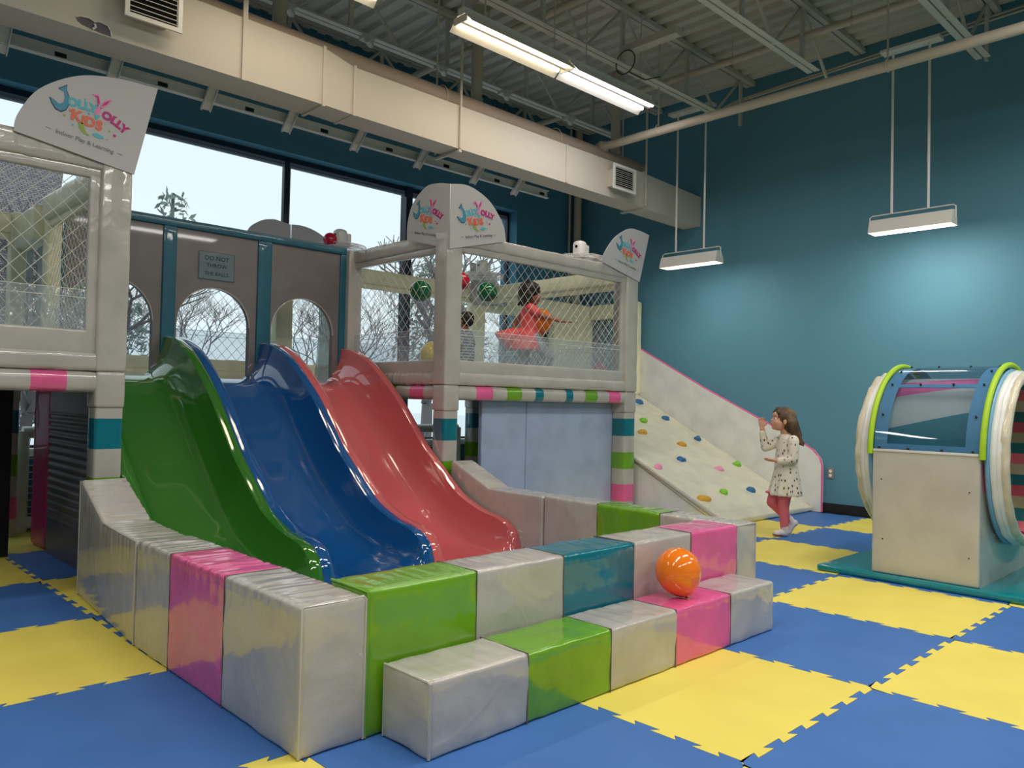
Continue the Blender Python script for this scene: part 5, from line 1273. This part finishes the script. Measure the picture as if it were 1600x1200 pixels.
# girl running in the tower
P, F, S = frame_fn((3.33, 4.28, 1.235), (.745, -.667))
G = thing('person', (3.33, 4.28, 1.235), 'girl in a coral dress running inside the right tower, orange balloon under her arm', 'person')
pr, q, B = head_prims(P, F, S, .01, 0, .965, .115, tilt=-.05)
pr += [('c', P(.0, 0, .90), P(-.01, 0, .82), .036, .04), ('e', P(.0, 0, .72), (.08, .08, .14), None), ('e', P(.0, 0, .52), (.09, .09, .12), None),
       ('c', P(.02, -.10, .80), P(.14, -.11, .735), .034, .028), ('c', P(.14, -.11, .735), P(.31, -.10, .69), .027, .019),
       ('c', P(-.02, .10, .80), P(-.13, .12, .70), .034, .028), ('c', P(-.13, .12, .70), P(-.18, .10, .56), .027, .019)]
hand(pr, P(.325, -.10, .686), F, Vector((0, 0, -1)), 1.05, curl=.3, thumb_side=-1)
hand(pr, P(-.183, .10, .545), Vector((0, 0, -1)), F, 1.05, curl=.6, thumb_side=1)
pr += [('c', P(.04, -.05, .50), P(.19, -.05, .33), .064, .044), ('c', P(.19, -.05, .33), P(.10, -.05, .08), .042, .028), ('e', P(.14, -.05, .035), (.07, .032, .032), Matrix((F, S, Vector((0, 0, 1)))).transposed()),
       ('c', P(-.02, .05, .50), P(-.06, .05, .27), .064, .044), ('c', P(-.06, .05, .27), P(-.24, .05, .12), .042, .028), ('e', P(-.28, .05, .09), (.035, .032, .06), None)]
remesh_obj('body', pr, .0036, 'skin2', G, smooth=3)
face_details(G, q, B, .115, 'hair_dark')
remesh_obj('leggings', [('c', P(.04, -.05, .52), P(.19, -.05, .33), .070, .05), ('c', P(.19, -.05, .33), P(.105, -.05, .10), .048, .034), ('c', P(-.02, .05, .52), P(-.06, .05, .27), .070, .05), ('c', P(-.06, .05, .27), P(-.23, .05, .13), .048, .034), ('e', P(.0, 0, .52), (.10, .10, .09), None)], .006, 'leggings', G, smooth=3)
dp = [('l', [(P(.0, 0, .86), F*.05, S*.06), (P(.0, 0, .82), F*.08, S*.11), (P(.0, 0, .70), F*.092, S*.105), (P(-.005, 0, .60), F*.095, S*.105), (P(-.02, 0, .54), F*.13, S*.13), (P(-.04, 0, .46), F*.17, S*.17), (P(-.05, 0, .40), F*.17, S*.18)]),
      ('l', [(P(-.06, 0, .60), F*.05+Vector((0, 0, .02)), S*.09), (P(-.16, .0, .53), Vector((0, 0, .09))-F*.02, S*.13), (P(-.25, .0, .50), Vector((0, 0, .09))-F*.03, S*.15), (P(-.33, 0, .54), Vector((0, 0, .035))-F*.02, S*.12)]),
      ('c', P(.0, -.10, .81), P(.06, -.115, .77), .052, .044), ('c', P(-.01, .10, .81), P(-.06, .115, .76), .052, .044)]
remesh_obj('dress', dp, .006, 'coral', G, smooth=4)
hp = [('e', q(-.2, 0, .28), (.98*.115, .88*.115, .90*.115), B), ('e', q(-.45, 0, -.2), (.6*.115, .84*.115, .66*.115), None), ('c', q(.45, .3, .75), q(.6, .5, .5), .02, .016), ('c', q(.45, -.3, .75), q(.6, -.5, .5), .02, .016)]
for k in range(12):
    a = -1.5+3.0*k/11; d = -F*math.cos(a)*.095+S*math.sin(a)*.095; m0 = P(.01, 0, .95)+d; hp.append(('c', m0, P(-.01, 0, .865+.015*math.sin(k*2))+d*(1.0+.12*math.sin(k*1.3)), .025, .012))
remesh_obj('hair', hp, .006, 'hair_dark', G, smooth=3)
balloon(P(.11, -.02, .70)+Vector((.05, .04, 0)), .12, 'b_orange', 'orange balloon held under the arm of the running girl', down=(.3, .2, -.9))

# toddler seen from behind
P, F, S = frame_fn((3.12, 5.02, 1.235), (-.35, .94))
G = thing('person', (3.12, 5.02, 1.235), 'toddler with dark hair in a striped shirt, partly hidden by the tower corner post', 'person')
pr, q, B = head_prims(P, F, S, .01, 0, .72, .092)
pr += [('c', P(.0, 0, .66), P(0, 0, .60), .034, .04), ('e', P(.0, 0, .50), (.075, .085, .12), None), ('e', P(.0, 0, .36), (.08, .085, .09), None)]
for s in (1, -1):
    pr += [('c', P(.0, s*.085, .58), P(-.02, s*.125, .47), .032, .027), ('c', P(-.02, s*.125, .47), P(.06, s*.12, .38), .026, .019), ('c', P(.0, s*.045, .34), P(.01, s*.045, .19), .052, .038), ('c', P(.01, s*.045, .19), P(.0, s*.045, .05), .036, .026), ('e', P(.03, s*.045, .026), (.055, .028, .026), Matrix((F, S, Vector((0, 0, 1)))).transposed())]
    hand(pr, P(.065, s*.12, .375), F*.8+Vector((0, 0, -.6)), -S*s, .9, curl=.5, thumb_side=s)
remesh_obj('body', pr, .004, 'skin2', G, smooth=3)
face_details(G, q, B, .092, 'hair_dark')
remesh_obj('shirt', [('l', [(P(0, 0, .625), F*.045, S*.055), (P(0, 0, .60), F*.07, S*.095), (P(0, 0, .50), F*.092, S*.10), (P(0, 0, .40), F*.10, S*.105), (P(0, 0, .30), F*.10, S*.11)]), ('c', P(0, .09, .585), P(-.02, .125, .48), .042, .036), ('c', P(0, -.09, .585), P(-.02, -.125, .48), .042, .036)], .006, 'striped_shirt', G, smooth=3)
remesh_obj('trousers', [('c', P(0, .045, .33), P(.01, .045, .19), .06, .046), ('c', P(.01, .045, .19), P(0, .045, .06), .044, .034), ('c', P(0, -.045, .33), P(.01, -.045, .19), .06, .046), ('c', P(.01, -.045, .19), P(0, -.045, .06), .044, .034), ('e', P(0, 0, .31), (.085, .09, .07), None)], .006, 'leggings', G, smooth=3)
remesh_obj('hair', [('e', q(-.2, 0, .28), (.96*.092, .86*.092, .86*.092), B), ('e', q(-.45, 0, -.1), (.5*.092, .8*.092, .6*.092), None)], .005, 'hair_dark', G, smooth=3)

# ------------------------------------------------------------------ world and view
w = bpy.data.worlds.new('sky'); SC.world = w; w.use_nodes = True; nt = w.node_tree; bg = nt.nodes['Background']
bg.inputs[0].default_value = (.83, .95, .98, 1); bg.inputs[1].default_value = 1.05
SC.view_settings.view_transform = 'Standard'; SC.view_settings.look = 'None'; SC.view_settings.gamma = 1; SC.view_settings.use_curve_mapping = False
SC.view_settings.exposure = 0.0
SC.cycles.max_bounces = 8; SC.cycles.transparent_max_bounces = 24; SC.cycles.use_denoising = True
